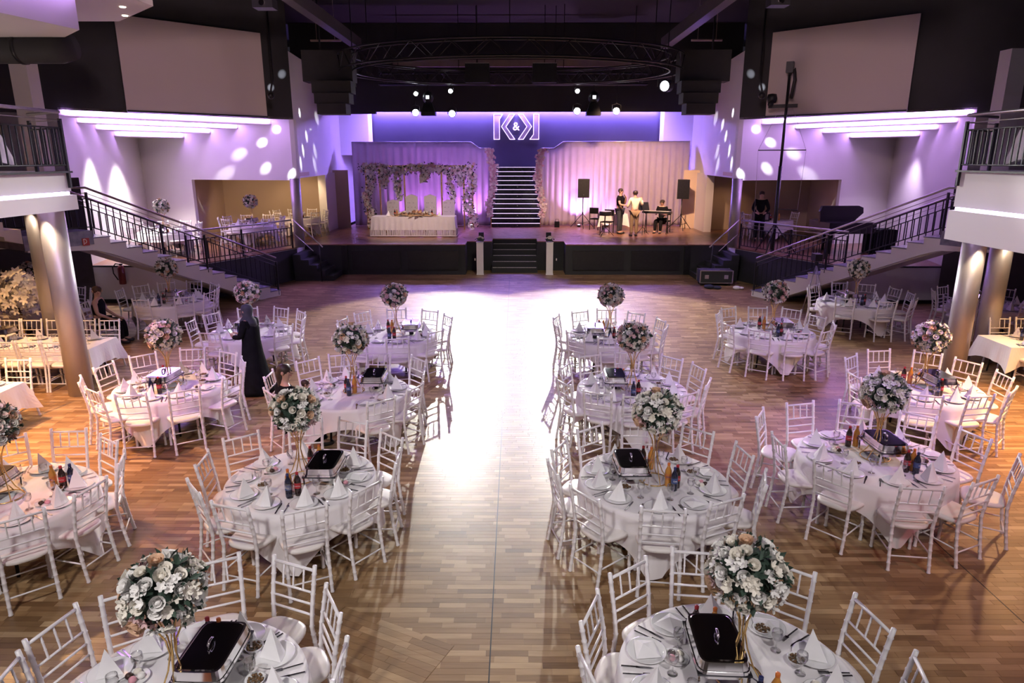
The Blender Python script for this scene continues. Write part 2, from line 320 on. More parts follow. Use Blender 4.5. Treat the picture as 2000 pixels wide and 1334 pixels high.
for s in (-1, 1):
    sd = SIDE[s]; R = lambda p: mx(p, s)
    # flank wall with the alcove opening, niche side wall, both white
    w = MB()
    w.wall(R(Ap), R(Jp), 3.18, 5.05, 0.14 * (1 if s < 0 else -1) * -1); w.wall(R(Jp), R(Kp), ZP, 5.05, 0.14 * s)
    struct('wall_flank_' + sd, w, M_WHITE, f'white wall over the {sd} alcove opening, lit by cove lights', 'wall')
    w = MB(); w.wall(R(Kp), R(Bp), 0, 5.05, 0.14 * s)
    w.wall(R(Bp), R((16.5, 17.2)), 0, 5.05, 0.14 * s)
    struct('wall_niche_' + sd, w, M_WHITE, f'white side wall of the {sd} stepped niche', 'wall')
    w = MB(); w.wall(R(Ap), R(Bp), 5.05, 9.0, 0.2 * s); w.wall(R(Bp), R((14.5, 15.0)), 4.95, 9.0, 0.2 * s)
    struct('wall_upper_' + sd, w, M_BLACK, f'black upper wall behind the {sd} projection screen', 'wall')
    w = MB()
    w.wall(R(Ap), R((7.55, 29.0)), 3.25, 7.05, -0.14 * s); w.wall(R((7.55, 29.0)), R((7.62, 33.0)), 1.0, 7.0, -0.14 * s)
    w.box(min(s * 7.45, s * 7.75), max(s * 7.45, s * 7.75), 27.4, 29.0, ZP, 3.3)
    struct('wall_return_' + sd, w, M_WHITE, f'white wall between the {sd} alcove and the stage backdrop', 'wall')
    w = MB(); w.prism([R((6.62, 32.9)), R((6.66, 32.2)), R((7.6, 30.6)), R((7.6, 32.9))], 4.0, 6.4)
    struct('trim_backdrop_' + sd, w, M_WHITE, f'white panel glowing purple at the {sd} end of the backdrop', 'panel')
    # alcove
    w = MB(); w.wall(R((7.0, 29.2)), R((13.2, 27.0)), ZP, 3.4, -0.15 * s); w.wall(R((10.96, 23.63)), R((11.6, 28.0)), ZP, 3.3, -0.15 * s)
    w.prism([R((7.0, 22.6)), R((7.6, 29.3)), R((13.5, 28)), R((11.0, 23.55))], 3.3, 3.42)
    struct('wall_alcove_' + sd, w, mat('alcove_tan', (0.60, 0.47, 0.36), 0.75, var=0.03, scale=0.6), f'tan painted alcove behind the {sd} podium', 'wall')
    # stepped soffit of the niche: plates, risers and led strips
    w = MB()
    w.prism([R(Ap), R(Es[0]), R(Fs[0]), R(Bp)], zs[0], zs[0] + 0.05)
    for i in range(4):
        e, f = R(Es[i]), R(Fs[i])
        if i < 3: w.prism([e, R(Es[i + 1]), R(Fs[i + 1]), f], zs[i + 1], zs[i + 1] + 0.03)
        else: w.prism([e, R(Kp), f], zs[4], zs[4] + 0.03)
        w.wall(e, f, zs[i + 1] + 0.0, zs[i] + 0.03, 0.03 * s)
    so = struct('trim_soffit_' + sd, w, M_WHITE, f'stepped white soffit with cove lights in the {sd} niche', 'soffit')
    for i in range(4):
        e, f = Vector(R(Es[i])), Vector(R(Fs[i])); d = (f - e).normalized(); n = Vector((-d.y, d.x)) * s
        q = MB().bar((*(e + d * 0.1 - n * 0.03), zs[i] - 0.05), (*(f - d * 0.1 - n * 0.03), zs[i] - 0.05), 0.03, 0.07); q.build('led_strip', M_LED, so)
    # outer side walls, grey
    x0, x1 = sorted((s * 16.5, s * 16.8)); struct('wall_side_' + sd, MB().box(x0, x1, -3, 18.5, 0, 9), M_GREY, f'grey outer wall on the {sd} side', 'wall')
    # dark room-divider curtain wall under the balcony
    struct('wall_under_balcony_' + sd, MB().wall(R((11.0, 17.6)), R((16.5, 12.5)), 0, 3.4, 0.1 * s), mat('charcoal_wall', (0.06, 0.055, 0.06), 0.8), f'dark wall under the {sd} balcony', 'wall')
    # podium
    pp = [R(p) for p in ((7.2, 23.3), (7.2, 22.4), (8.05, 20.3), (8.95, 18.5), (16.5, 18.5), (16.5, 29.5), (7.2, 29.5))]
    pd = struct('podium_' + sd, MB().prism(pp, 0, ZP - 0.03), M_WHITE, f'white raised podium on the {sd} of the hall', 'podium')
    MB().prism(pp, ZP - 0.03, ZP).build('podium_floor', M_STAGE, pd)
    ed = MB()
    for p, q in (((7.2, 22.4), (8.05, 20.3)), ((8.05, 20.3), (8.95, 18.5))): ed.wall(R(p), R(q), 0.0, ZP - 0.04, -0.02 * s * -1 if False else (0.02 * (-s)))
    ed.build('black_fascia', M_BLACK, pd)
    MB().bar((*R((8.95, 18.48)), ZP - 0.02), (*R((16.4, 18.48)), ZP - 0.02), 0.06, 0.04).build('edge_strip', M_BLACKM, pd)
    MB().bar((*R((9.0, 18.485)), 0.05), (*R((16.4, 18.485)), 0.05), 0.03, 0.1).build('skirting', M_BLACKM, pd)
    # corner column of the podium
    c = tag(MB().lathe([(0.16, 0), (0.16, 2.2)], 24).build('column', M_COLUMN, None, True, (s * 7.12, 22.55, ZP)), f'slim grey column at the {sd} podium corner', 'column', None, 'structure')
    # upper pillar by the balcony
    tag(MB().box(-0.18, 0.18, -0.18, 0.18, 0, 2.4).build('pillar', M_WHITE, None, False, (s * 10.15, 15.0, 3.6)), f'white square pillar rising above the {sd} balcony', 'pillar', None, 'structure')
    # projection screen
    a, b_ = Vector((s * 7.56, 21.79)), Vector((s * 10.32, 19.03)); d = (b_ - a).normalized(); n = Vector((-d.y, d.x)) * (-s)
    t = thing('projection_screen', f'large blank projection screen high on the {sd} wall', 'screen')
    q = MB().wall(tuple(a), tuple(b_), 5.10, 7.44, 0.04 * s); q.build('screen_fabric', M_SCREEN, t)
    q = MB(); q.bar((*(a + n * 0.02), 5.08), (*(b_ + n * 0.02), 5.08), 0.05, 0.05); q.build('bottom_bar', M_BLACKM, t)
# warm light in the left alcove, dimmer in the right
lamp('alcove_lamp', 'SPOT', (-9.0, 24.2, 3.2), (-9.2, 26.8, 1.0), 170, (1.0, 0.66, 0.36), 0.08, 120, 0.7)
lamp('alcove_lamp', 'SPOT', (-7.9, 26.6, 3.2), (-8.6, 28.5, 1.2), 60, (1.0, 0.66, 0.36), 0.08, 100, 0.7)
lamp('alcove_lamp', 'SPOT', (8.4, 27.0, 3.2), (8.2, 28.2, 1.0), 25, (1.0, 0.55, 0.3), 0.08, 100, 0.7)
lamp('podium_fill', 'SPOT', (-11.6, 21.6, 4.4), (-11.4, 21.6, 1.0), 1100, (1.0, 0.88, 0.86), 0.1, 90, 0.8)
lamp('podium_fill', 'SPOT', (-11.4, 19.7, 4.5), (-11.2, 19.3, 1.0), 900, (1.0, 0.92, 0.90), 0.1, 70, 0.8)  # added spot brightening the podium floor seen under the stair; no fixture
lamp('podium_fill', 'SPOT', (11.6, 21.6, 4.4), (12.0, 22.2, 1.0), 240, (0.9, 0.7, 1.0), 0.1, 90, 0.8)
# led wash behind the header
hd = MB().box(-6.5, 6.5, 32.75, 32.996, 6.12, 6.18).build('backdrop_led_strip', mat('led_blue', (0.9, 0.9, 1), 0.4, var=0.02, emit=(0.36, 0.22, 1.0), es=170.0))
tag(hd, 'violet led strip washing down the dark wall behind the stage', 'light strip')
# ceiling bits
for s in (-1, 1):
    b1 = MB().box(-0.14, 0.14, 12, 26, 7.6, 7.95).build('ceiling_beam', mat('beam_grey', (0.20, 0.18, 0.20), 0.35, 0.4) if s > 0 else mat('beam_dark', (0.11, 0.10, 0.11), 0.5), None, False, (s * 5.75 + (0.15 if s < 0 else -0.5), 0, 0))
    tag(b1, f'long ceiling beam running towards the stage on the {SIDE[s]}', 'beam', None, 'structure')
    t = tag(MB().box(-0.5, 0.5, -0.04, 0.04, 0, 0.05).box(-0.3, -0.29, -0.005, 0.005, 0.05, 1.45).box(0.29, 0.3, -0.005, 0.005, 0.05, 1.45).build('tube_light', mat('tube_off', (0.6, 0.45, 0.42), 0.5), None, False, (s * 6.2, 24, 7.55)), f'thin unlit tube light under the black ceiling on the {SIDE[s]}', 'tube light')
tag(MB().box(-4.7, 4.4, 27.9, 28.0, 7.25, 7.5).build('ceiling_batten', mat('batten_grey', (0.30, 0.24, 0.25), 0.6)), 'grey lighting batten under the ceiling above the stage', 'batten', None, 'structure')
# white dropped ceiling pieces, upper left
u = struct('ceiling_drop_left', MB().prism([(-6.75, 13.85), (-8.2, 15.3), (-13, 15.3), (-13, 8), (-7.4, 8), (-6.8, 13.0)], 6.6, 6.7), M_WHITE, 'white dropped ceiling with downlights at the upper left', 'ceiling')
MB().prism([(-7.16, 12.1), (-7.85, 12.8), (-13, 12.75), (-13, 8), (-8.0, 8.3)], 5.9, 6.5).build('lower_panel', M_WHITE, u)
MB().bar((-7.10, 12.05, 6.53), (-7.92, 8.4, 6.53), 0.05, 0.05).build('led_strip', M_LED, u)
for x, y in ((-7.35, 13.9), (-7.75, 14.7)): MB().lathe([(0.05, 0), (0.05, 0.012)], 16).build('downlight', M_DOWN, u, False, (x, y, 6.588))
lamp('dropped_ceiling_fill', 'SPOT', (-9.5, 11.0, 3.9), (-8.4, 12.6, 6.0), 60, (1.0, 0.75, 0.62), 0.2, 130, 0.8)  # added spot from below, lifting the dropped ceiling; no fixture
# duct
d = thing('ventilation_duct', 'round black ventilation duct under the dropped ceiling at upper left', 'duct')
MB().tube([(-14, 13, 5.75), (-8.1, 13, 5.75), (-7.85, 13.0, 5.78)], [0.26, 0.26, 0.22], 20).build('pipe', M_BLACK, d, True)
for x in (-12, -10.4, -8.8): MB().tube([(x, 13, 5.75), (x + 0.06, 13, 5.75)], 0.275, 20).build('pipe_ring', M_BLACKM, d, True)
# projectors hung from the ceiling
for x, y, z, w in ((-4.55, 13.5, 6.62, 'left'), (4.9, 14.0, 6.75, 'right')):
    t = thing('projector', f'small black projector hanging near the {w} ceiling beam', 'projector', (x, y, z))
    MB().box(-0.18, 0.18, -0.15, 0.15, -0.14, 0.02).build('body', M_BLACKM, t); MB().tube([(0, 0, 0), (0, 0, 2.25)], 0.02).build('bracket', M_BLACKM, t); MB().tube([(0, -0.15, -0.06), (0, -0.18, -0.06)], 0.05, 12).build('lens', M_CHROME, t)
# ================================================================== STAGE
st = struct('stage', MB().box(-7.2, -1.72, 23.3, 33.0, 0, ZP - 0.03).box(1.7, 7.2, 23.3, 33, 0, ZP - 0.03).box(-1.72, -0.84, 24.25, 33, 0, ZP - 0.03).box(0.76, 1.7, 24.25, 33, 0, ZP - 0.03).box(-0.84, 0.76, 25.1, 33, 0, ZP - 0.03), M_BLACK, 'black fronted stage across the end of the hall', 'stage')
sf = MB()
for a in ((-7.2, -1.72, 23.28), (1.7, 7.2, 23.28), (-1.72, -0.84, 24.23), (0.76, 1.7, 24.23), (-0.84, 0.76, 25.08)): sf.box(a[0], a[1], a[2], 33, ZP - 0.03, ZP)
sfo = sf.build('stage_floor', M_STAGE, st)
at = sfo.data.attributes.new('tone', 'FLOAT', 'POINT'); at.data.foreach_set('value', [0.35] * len(sfo.data.vertices))
for s in (-1, 1):
    for x0, x1 in ((1.95, 3.7), (3.95, 5.6)):
        a, b = sorted((s * x0, s * x1)); MB().box(a, b, 23.27, 23.3, 0.16, 0.82).build('front_panel', M_BLACKM, st)
    a, b = sorted((s * 5.75, s * 5.95)); MB().box(a, b, 23.26, 23.3, 0.02, 1.0).build('front_post', M_BLACKM, st)
    MB().box(s * 1.45 - 0.02, s * 1.45 + 0.02, 24.23, 24.25, 0.35, 0.43).build('socket', M_CHROME, st)
t = thing('stage_steps', 'short flight of black carpeted steps in the middle of the stage front', 'steps')
for i in range(5):
    y0 = 23.67 + i * 0.286; z1 = 0.173 * (i + 1)
    o = MB().box(-0.84, 0.76, y0, 25.1, z1 - 0.173, z1).build('step', M_BLACK, t)
    MB().box(-0.80, 0.72, y0 + 0.02, y0 + 0.14, z1, z1 + 0.006).build('nosing', mat('pale_nosing', (0.60, 0.54, 0.53), 0.7, var=0.4, scale=25), o)  # paler mottled strip along the front of each tread
# side steps and their handrails
for s in (-1, 1):
    t = thing('side_steps', f'dark steps from the dance floor up to the {SIDE[s]} end of the stage', 'steps')
    for i in range(5):
        a, b = sorted((s * 7.2, s * (6.95 - 0.25 * i))); MB().box(a, b, 21.95 + 0.02 * i, 23.26, 0.86 - 0.173 * (i + 1) + 0.0, 0.86 - 0.173 * i).build('step', M_BLACK, t)
    t = thing('step_handrail', f'slanting steel handrail over the {SIDE[s]} side steps', 'handrail')
    MB().tube([(s * 7.2, 22.3, 1.95), (s * 6.2, 21.9, 1.12)], 0.022, 8).build('rail', M_STEEL, t, True)
    MB().tube([(s * 7.2, 22.3, 1.5), (s * 6.55, 22.05, 0.97)], 0.012, 6).build('lower_rail', M_STEEL, t, True)
    MB().tube([(s * 6.3, 21.93, 0), (s * 6.3, 21.93, 1.2)], 0.018, 8).build('post', M_BLACKM, t, True)
# lit staircase at the back of the stage
t = thing('show_staircase', 'black staircase with glowing step edges between the stage curtains', 'staircase')
NS = 13; dz = (3.50 - ZP) / NS; dy = 3.2 / NS
for i in range(NS):
    y0 = 29.3 + i * dy; z1 = ZP + dz * (i + 1)
    o = MB().box(-1.05 + 0.004 * i, 1.07 - 0.004 * i, y0, 32.6, z1 - dz, z1).build('step', mat('gloss_black', (0.012, 0.012, 0.016), 0.12, var=0.1), t)
    MB().box(-1.03 + 0.004 * i, 1.05 - 0.004 * i, y0 - 0.012, y0 - 0.001, z1 - 0.034, z1 - 0.014).build('led_strip', M_LEDW, o)
    if i % 2 == 0 and i < 10: MB().box(0.05, 0.09, y0 - 0.01, y0 - 0.001, z1 - 0.12, z1 - 0.1).build('stud', M_CHROME, o)
# initials on the wall
def poly_thing(parent, name, pts, y, depth, m, sc=0.00505, c=(1660, 232), org=(0.02, 5.26)):
    P2 = [(org[0] + (x - c[0]) * sc, org[1] - (yy - c[1]) * sc) for x, yy in pts]; n = len(P2)
    v = [(x, y, z) for x, z in P2] + [(x, y - depth, z) for x, z in P2]
    MB().add(v, [tuple(range(n)), tuple(range(n, 2 * n))[::-1]] + [(i, (i + 1) % n, n + (i + 1) % n, n + i)[::-1] for i in range(n)]).build(name, m, parent)
t = thing('monogram_sign', 'glowing K and mirrored K initials on the dark blue wall', 'sign')
M_SIGN = mat('sign_face', (0.50, 0.45, 0.46), 0.5, var=0.12, scale=5); M_HALO = mat('sign_halo', (0.9, 0.8, 1), 0.5, var=0.02, emit=(0.72, 0.5, 1.0), es=3.0)
G = {'bar_letter': [(1455, 120), (1537, 120), (1507, 165), (1507, 340), (1455, 340)], 'chevron_letter': [(1598, 120), (1646, 120), (1566, 228), (1648, 340), (1602, 340), (1524, 228)]}
GR = {'bar_letter': [(1817, 120), (1866, 120), (1866, 340), (1783, 340), (1817, 296)], 'chevron_letter': [(1676, 120), (1722, 120), (1800, 228), (1724, 340), (1678, 340), (1756, 228)]}
for g in (G, GR):
    for nm, pts in g.items():
        poly_thing(t, nm, pts, 32.998, 0.05, M_SIGN)
        cx = sum(p[0] for p in pts) / len(pts); cy = sum(p[1] for p in pts) / len(pts)
        for i in range(len(pts)):
            p, q = pts[i], pts[(i + 1) % len(pts)]; f = lambda a: (0.02 + (a[0] - 1660) * 0.00505, 32.935, 5.26 - (a[1] - 232) * 0.00505)
            MB().tube([f(p), f(q)], 0.010, 6).build('neon_edge', M_HALO, t)
text('ampersand', '&', 0.52, M_HALO, t, (0.01, 32.97, 5.28), extrude=0.028)
# ================================================================== stage curtains
def curtain(name, label, prof, zbot, m, y=30.0, seed=1):
    """pleated drape; prof = [(x, top z)] from left to right"""
    r = random.Random(seed); x0, x1 = prof[0][0], prof[-1][0]; n = int((x1 - x0) / 0.03); v = []; f = []; ph = 0
    rows_ = 14; off = []
    for i in range(n + 1): ph += r.uniform(0.35, 1.0); off.append(math.sin(ph) * r.uniform(0.6, 1.2))
    for i in range(n + 1):
        x = x0 + (x1 - x0) * i / n
        for k in range(len(prof) - 1):
            if prof[k][0] <= x <= prof[k + 1][0] + 1e-6:
                u = (x - prof[k][0]) / max(1e-6, prof[k + 1][0] - prof[k][0]); zt = prof[k][1] * (1 - u) + prof[k + 1][1] * u
        for j in range(rows_ + 1):
            t = j / rows_; a = 0.018 + 0.045 * t
            v.append((x + 0.03 * math.sin(i * 0.31) * t, y + off[i] * a + 0.12 * math.sin(x * 1.3 + seed) * t, zt + (zbot - zt) * t))
    for i in range(n):
        for j in range(rows_): a = i * (rows_ + 1) + j; f.append((a, a + 1, a + rows_ + 2, a + rows_ + 1))
    t = thing(name, label, 'curtain')
    o = MB().add(v, f).build('drape', m, t, True)
    md = o.modifiers.new('thickness', 'SOLIDIFY'); md.thickness = 0.006
    for k in range(len(prof) - 1): MB().tube([(prof[k][0], y + 0.03, prof[k][1] + 0.01), (prof[k + 1][0], y + 0.03, prof[k + 1][1] + 0.01)], 0.02, 8).build('curtain_pole', M_STEEL, t, True)
    return t
M_DRAPE = mat('voile_drape', (0.62, 0.55, 0.57), 0.9, var=0.05, scale=3)
for k in ('Translucent',):
    nt = M_DRAPE.node_tree; tr = nt.nodes.new('ShaderNodeBsdfTranslucent'); tr.inputs[0].default_value = (0.7, 0.62, 0.66, 1); mxs = nt.nodes.new('ShaderNodeMixShader'); mxs.inputs[0].default_value = 0.35
    nt.links.new(nt.nodes['Principled BSDF'].outputs[0], mxs.inputs[1]); nt.links.new(tr.outputs[0], mxs.inputs[2]); nt.links.new(mxs.outputs[0], nt.nodes['Material Output'].inputs['Surface'])
curtain('stage_curtain', 'violet lit pleated white curtain behind the head table', [(-6.95, 4.52), (-1.9, 4.52), (-1.55, 4.27), (-1.08, 4.27)], ZP + 0.02, M_DRAPE, 30.0, 1)
curtain('stage_curtain', 'peach lit pleated white curtain behind the musicians', [(1.10, 4.27), (1.62, 4.27), (2.0, 4.53), (7.35, 4.55)], ZP + 0.02, M_DRAPE, 30.0, 4)
for x, y, e in ((-1.9, 29.4, 420), (-4.6, 29.5, 200), (-3.2, 29.5, 240), (2.7, 29.5, 700), (3.9, 29.5, 180)):
    t = thing('floor_uplighter', {-1.9: 'small uplighter at the curtain beside the flower arch end', -4.6: 'small uplighter hidden behind the left tufted chairs', -3.2: 'small uplighter hidden behind the right tufted chairs', 2.7: 'small uplighter behind the loudspeaker tripod', 3.9: 'small uplighter behind the cloth covered table'}[x], 'uplighter', (x, y, ZP))
    MB().lathe([(0.07, 0), (0.08, 0.05), (0.06, 0.09)], 12).build('housing', M_BLACKM, t, True); MB().lathe([(0.05, 0), (0.05, 0.004)], 12).build('lens', M_LED, t, False, (0, 0, 0.091))
    lamp('uplight', 'SPOT', (x, y, ZP + 0.12), (x * 1.02, y + 0.5, 4.0), e, (0.62, 0.22, 1.0) if x < 0 else (0.75, 0.35, 1.0), 0.03, 110, 0.8)
# ================================================================== railings
def railing(name, label, pts, h=0.92, gap=0.13, posts=None, hand=M_STEEL, post_drop=0.0, mid=True):
    """pts: base points (3D) of the railing line"""
    t = thing(name, label, 'railing')
    V = [Vector(p) for p in pts]; up = Vector((0, 0, 1))
    MB().tube([p + up * h for p in V], 0.026, 8).build('handrail', hand, t, True)
    MB().tube([p + up * (h - 0.12) for p in V], 0.008, 6).build('thin_rail', M_STEEL, t, True)
    MB().tube([p + up * (h - 0.24) for p in V], 0.014, 6).build('upper_rail', M_BLACKM, t, True)
    MB().tube([p + up * 0.10 for p in V], 0.014, 6).build('lower_rail', M_BLACKM, t, True)
    bm = MB().box(-0.009, 0.009, -0.009, 0.009, 0.10, h - 0.24).mesh('baluster', M_BLACKM)
    pm_ = MB().box(-0.022, 0.022, -0.022, 0.022, -post_drop, h - 0.10).mesh('post', M_BLACKM)
    for a, b in zip(V[:-1], V[1:]):
        n = max(2, int((b - a).length / gap))
        for i in range(n):
            p = a.lerp(b, (i + 0.5) / n); obj('baluster', bm, t, p)
        obj('post', pm_, t, a)
    obj('post', pm_, t, V[-1])
    return t
# ================================================================== side staircases
NR = 15; RH = 2.30 / NR
for s in (-1, 1):
    sd = SIDE[s]
    S0 = Vector((s * 6.87, 19.57)); S1 = Vector((s * 9.40, 15.20)); d = (S1 - S0).normalized(); n = Vector((s * -d.y * -1, 0)); n = Vector((s * 0.866, 0.5)).normalized()
    n = (n - d * n.dot(d)).normalized(); L = (S1 - S0).length; tr = L / (NR - 1); Wd = 1.25
    t = thing('side_staircase', f'white staircase with grey marble treads climbing to the {sd} balcony', 'staircase')
    def P3(a, b, z): q = S0 + d * a + n * b; return (q.x, q.y, z)
    # stringer, a stepped slab on the open side
    prof = [(0.0, 0.0)]
    for i in range(NR - 1): prof += [(i * tr, RH * (i + 1)), ((i + 1) * tr, RH * (i + 1))]
    prof += [(L, RH * NR), (L + 1.35, RH * NR), (L + 1.35, RH * NR - 0.32), (L - 0.1, RH * NR - 0.42), (0.75, 0.0)]
    for nm, b0, b1 in (('stringer', -0.02, 0.10), ('stringer', Wd - 0.08, Wd)):
        k = len(prof); vs = [P3(a, b0, z) for a, z in prof] + [P3(a, b1, z) for a, z in prof]
        # triangulate the concave profile as vertical strips
        mbs = MB(); low = lambda a: max(0.0, (a - 0.75) / (L - 0.85) * (RH * NR - 0.42)) if a < L - 0.1 else RH * NR - 0.42 + 0.1 * (a - L + 0.1) / 1.45
        cuts = [(i * tr, (i + 1) * tr, RH * (i + 1)) for i in range(NR - 1)] + [(L, L + 1.35, RH * NR)]
        for a0, a1, z in cuts:
            vv = [P3(a0, b0, low(a0)), P3(a1, b0, low(a1)), P3(a1, b1, low(a1)), P3(a0, b1, low(a0)), P3(a0, b0, z), P3(a1, b0, z), P3(a1, b1, z), P3(a0, b1, z)]
            fs = [(0, 3, 2, 1), (4, 5, 6, 7), (0, 1, 5, 4), (1, 2, 6, 5), (2, 3, 7, 6), (3, 0, 4, 7)]
            mbs.add(vv, fs if s > 0 else [f[::-1] for f in fs])
        mbs.build(nm, M_WHITE, t)
    for i in range(NR - 1):
        a0, a1, z = i * tr, (i + 1) * tr, RH * (i + 1)
        m_ = MB()
        for (aa, ab, z0, z1) in ((a0 - 0.02, a1, z, z + 0.025), (a0, a0 + 0.03, z - RH, z)):
            vv = [P3(aa, 0.10 if z1 - z0 > 0.1 else -0.03, z0), P3(ab, 0.10 if z1 - z0 > 0.1 else -0.03, z0), P3(ab, Wd, z0), P3(aa, Wd, z0), P3(aa, 0.10 if z1 - z0 > 0.1 else -0.03, z1), P3(ab, 0.10 if z1 - z0 > 0.1 else -0.03, z1), P3(ab, Wd, z1), P3(aa, Wd, z1)]
            fs = [(0, 3, 2, 1), (4, 5, 6, 7), (0, 1, 5, 4), (1, 2, 6, 5), (2, 3, 7, 6), (3, 0, 4, 7)]
            m_.add(vv, fs if s > 0 else [f[::-1] for f in fs])
        m_.build('step', M_MARBLE, t)
    q = [P3(L, -0.03, 0)[:2], P3(L + 1.4, -0.03, 0)[:2], P3(L + 1.4, Wd + 0.1, 0)[:2], P3(L, Wd + 0.1, 0)[:2]]
    MB().prism(q, RH * NR - 0.28, RH * NR + 0.025).build('landing', M_MARBLE, t)
    # soffit slab
    vv = [P3(0.75, 0.1, 0), P3(L, 0.1, RH * NR - 0.42), P3(L, Wd - 0.08, RH * NR - 0.42), P3(0.75, Wd - 0.08, 0), P3(0.75, 0.1, 0.1), P3(L, 0.1, RH * NR - 0.32), P3(L, Wd - 0.08, RH * NR - 0.32), P3(0.75, Wd - 0.08, 0.1)]
    fs = [(0, 3, 2, 1), (4, 5, 6, 7), (0, 1, 5, 4), (1, 2, 6, 5), (2, 3, 7, 6), (3, 0, 4, 7)]
    MB().add(vv, fs if s > 0 else [f[::-1] for f in fs]).build('soffit', M_WHITE, t)
    # upper flight from the landing to the balcony
    for i in range(8):
        a0 = L + 1.4 + i * 0.3; z = RH * NR + (i + 1) * 0.165
        vv = [P3(a0, 0, z - 0.3), P3(a0 + 0.32, 0, z - 0.2), P3(a0 + 0.32, Wd, z - 0.2), P3(a0, Wd, z - 0.3), P3(a0, 0, z), P3(a0 + 0.32, 0, z), P3(a0 + 0.32, Wd, z), P3(a0, Wd, z)]
        MB().add(vv, fs if s > 0 else [f[::-1] for f in fs]).build('upper_step', M_WHITE, t)
    base = [P3(0.05, 0.0, RH)] + [P3(L * 0.45, 0.0, RH * (1 + 0.45 * (NR - 1)))] + [P3(L, 0.0, RH * NR), P3(L + 0.55, 0.0, RH * NR)]
    railing('stair_railing', f'black balustrade along the open side of the {sd} staircase', base, 0.95, 0.165, hand=mat('handrail_bronze', (0.34, 0.28, 0.28), 0.3, 0.8) if s < 0 else M_STEEL, post_drop=0.12)
    base = [P3(L * 0.52, Wd, RH * (1 + 0.52 * (NR - 1))), P3(L, Wd, RH * NR), P3(L + 1.2, Wd, RH * NR)]
    railing('stair_railing', f'shorter black balustrade along the wall side of the {sd} staircase', base, 0.95, 0.165, hand=mat('handrail_bronze', (0.34, 0.28, 0.28), 0.3, 0.8), post_drop=0.05)
    railing('podium_railing', f'black balustrade along the front of the {sd} podium', [(s * 7.28, 22.3, ZP), (s * 8.12, 20.3, ZP), (s * 9.0, 18.65, ZP)], 0.90, 0.14)
    # ---------------- balcony
    X0, Y0, zb = (7.12, 11.15, 3.07) if s < 0 else (7.57, 12.05, 2.50)
    zt = 3.64; zled = 3.33 if s < 0 else 3.03
    edge = [(s * X0, 2.0), (s * X0, Y0), (s * (X0 + 1.8), Y0 + 1.9), (s * 16.5, Y0 + 1.9), (s * 16.5, 2.0)]
    bl = struct('balcony_' + sd, MB().prism([(p[0] + s * 0.09, p[1] - 0.06) if i in (0, 1) else (p[0], p[1] - 0.08) for i, p in enumerate(edge)], zt - 0.25, zt), M_WHITE, f'balcony slab on the {sd} side above the columns', 'balcony')
    MB().prism([(s * (X0 + 0.4), 2.0), (s * (X0 + 0.4), Y0 - 0.1), (s * (X0 + 1.8), Y0 + 1.5), (s * 16.4, Y0 + 1.6), (s * 16.4, 2.0)], zb - 0.03, zt - 0.26).build('soffit', M_WHITE, bl)
    q = MB()
    q.box(*sorted((s * X0, s * (X0 + 0.08))), 2.0, Y0, zled + 0.03, zt); q.build('upper_fascia', M_WHITE, bl)
    q = MB(); q.box(*sorted((s * (X0 - 0.05), s * (X0 + 0.06))), 2.0, Y0 + 0.04, zb, zled - 0.03)
    q.wall((s * X0, Y0), (s * (X0 + 1.8), Y0 + 1.9), zb, zled - 0.03, -0.05 * s); q.build('lower_fascia', M_WHITE, bl)
    q = MB(); q.wall((s * X0, Y0), (s * (X0 + 1.8), Y0 + 1.9), zled + 0.03, zt, -0.05 * s); q.build('end_fascia', M_WHITE, bl)
    MB().box(*sorted((s * (X0 + 0.02), s * (X0 + 0.05))), 2.0, Y0 - 0.02, zled - 0.02, zled + 0.02).build('led_strip', mat('led_fascia', (0.9, 0.85, 1.0), 0.4, var=0.02, emit=(0.75, 0.55, 1.0), es=14.0), bl)
    MB().box(*sorted((s * (X0 - 0.06), s * (X0 + 0.02))), 2.0, Y0 + 0.02, zt, zt + 0.03).build('edge_strip', M_BLACKM, bl)
    railing('balcony_railing', f'black balustrade with steel handrail on the {sd} balcony', [(s * (X0 - 0.02), 4.0, zt + 0.02), (s * (X0 - 0.02), 6.0, zt + 0.02), (s * (X0 - 0.02), 8.0, zt + 0.02), (s * (X0 - 0.02), 9.5, zt + 0.02), (s * (X0 - 0.02), Y0 - 0.04, zt + 0.02), (s * (X0 + 0.9), Y0 + 0.6, zt + 0.02)], 0.90, 0.125, post_drop=0.25)
    cols = ((-7.38, 10.95), (-9.0, 12.93)) if s < 0 else ((7.95, 11.9), (9.2, 12.98))
    for k, (x, y) in enumerate(cols):
        tag(MB().lathe([(0.19, 0), (0.19, zb - 0.0 + (0.2 if k else 0))], 28).build('column', M_COLUMN, None, True, (x, y, 0)), ('front' if k == 0 else 'rear') + f' round silver column carrying the {sd} balcony', 'column', None, 'structure')
        lamp('column_downlight', 'SPOT', (x - s * 0.02, y - 0.32, zb - 0.03), (x - s * 0.05, y - 0.22, 0), 30, (1.0, 0.78, 0.55), 0.03, 80, 0.6)
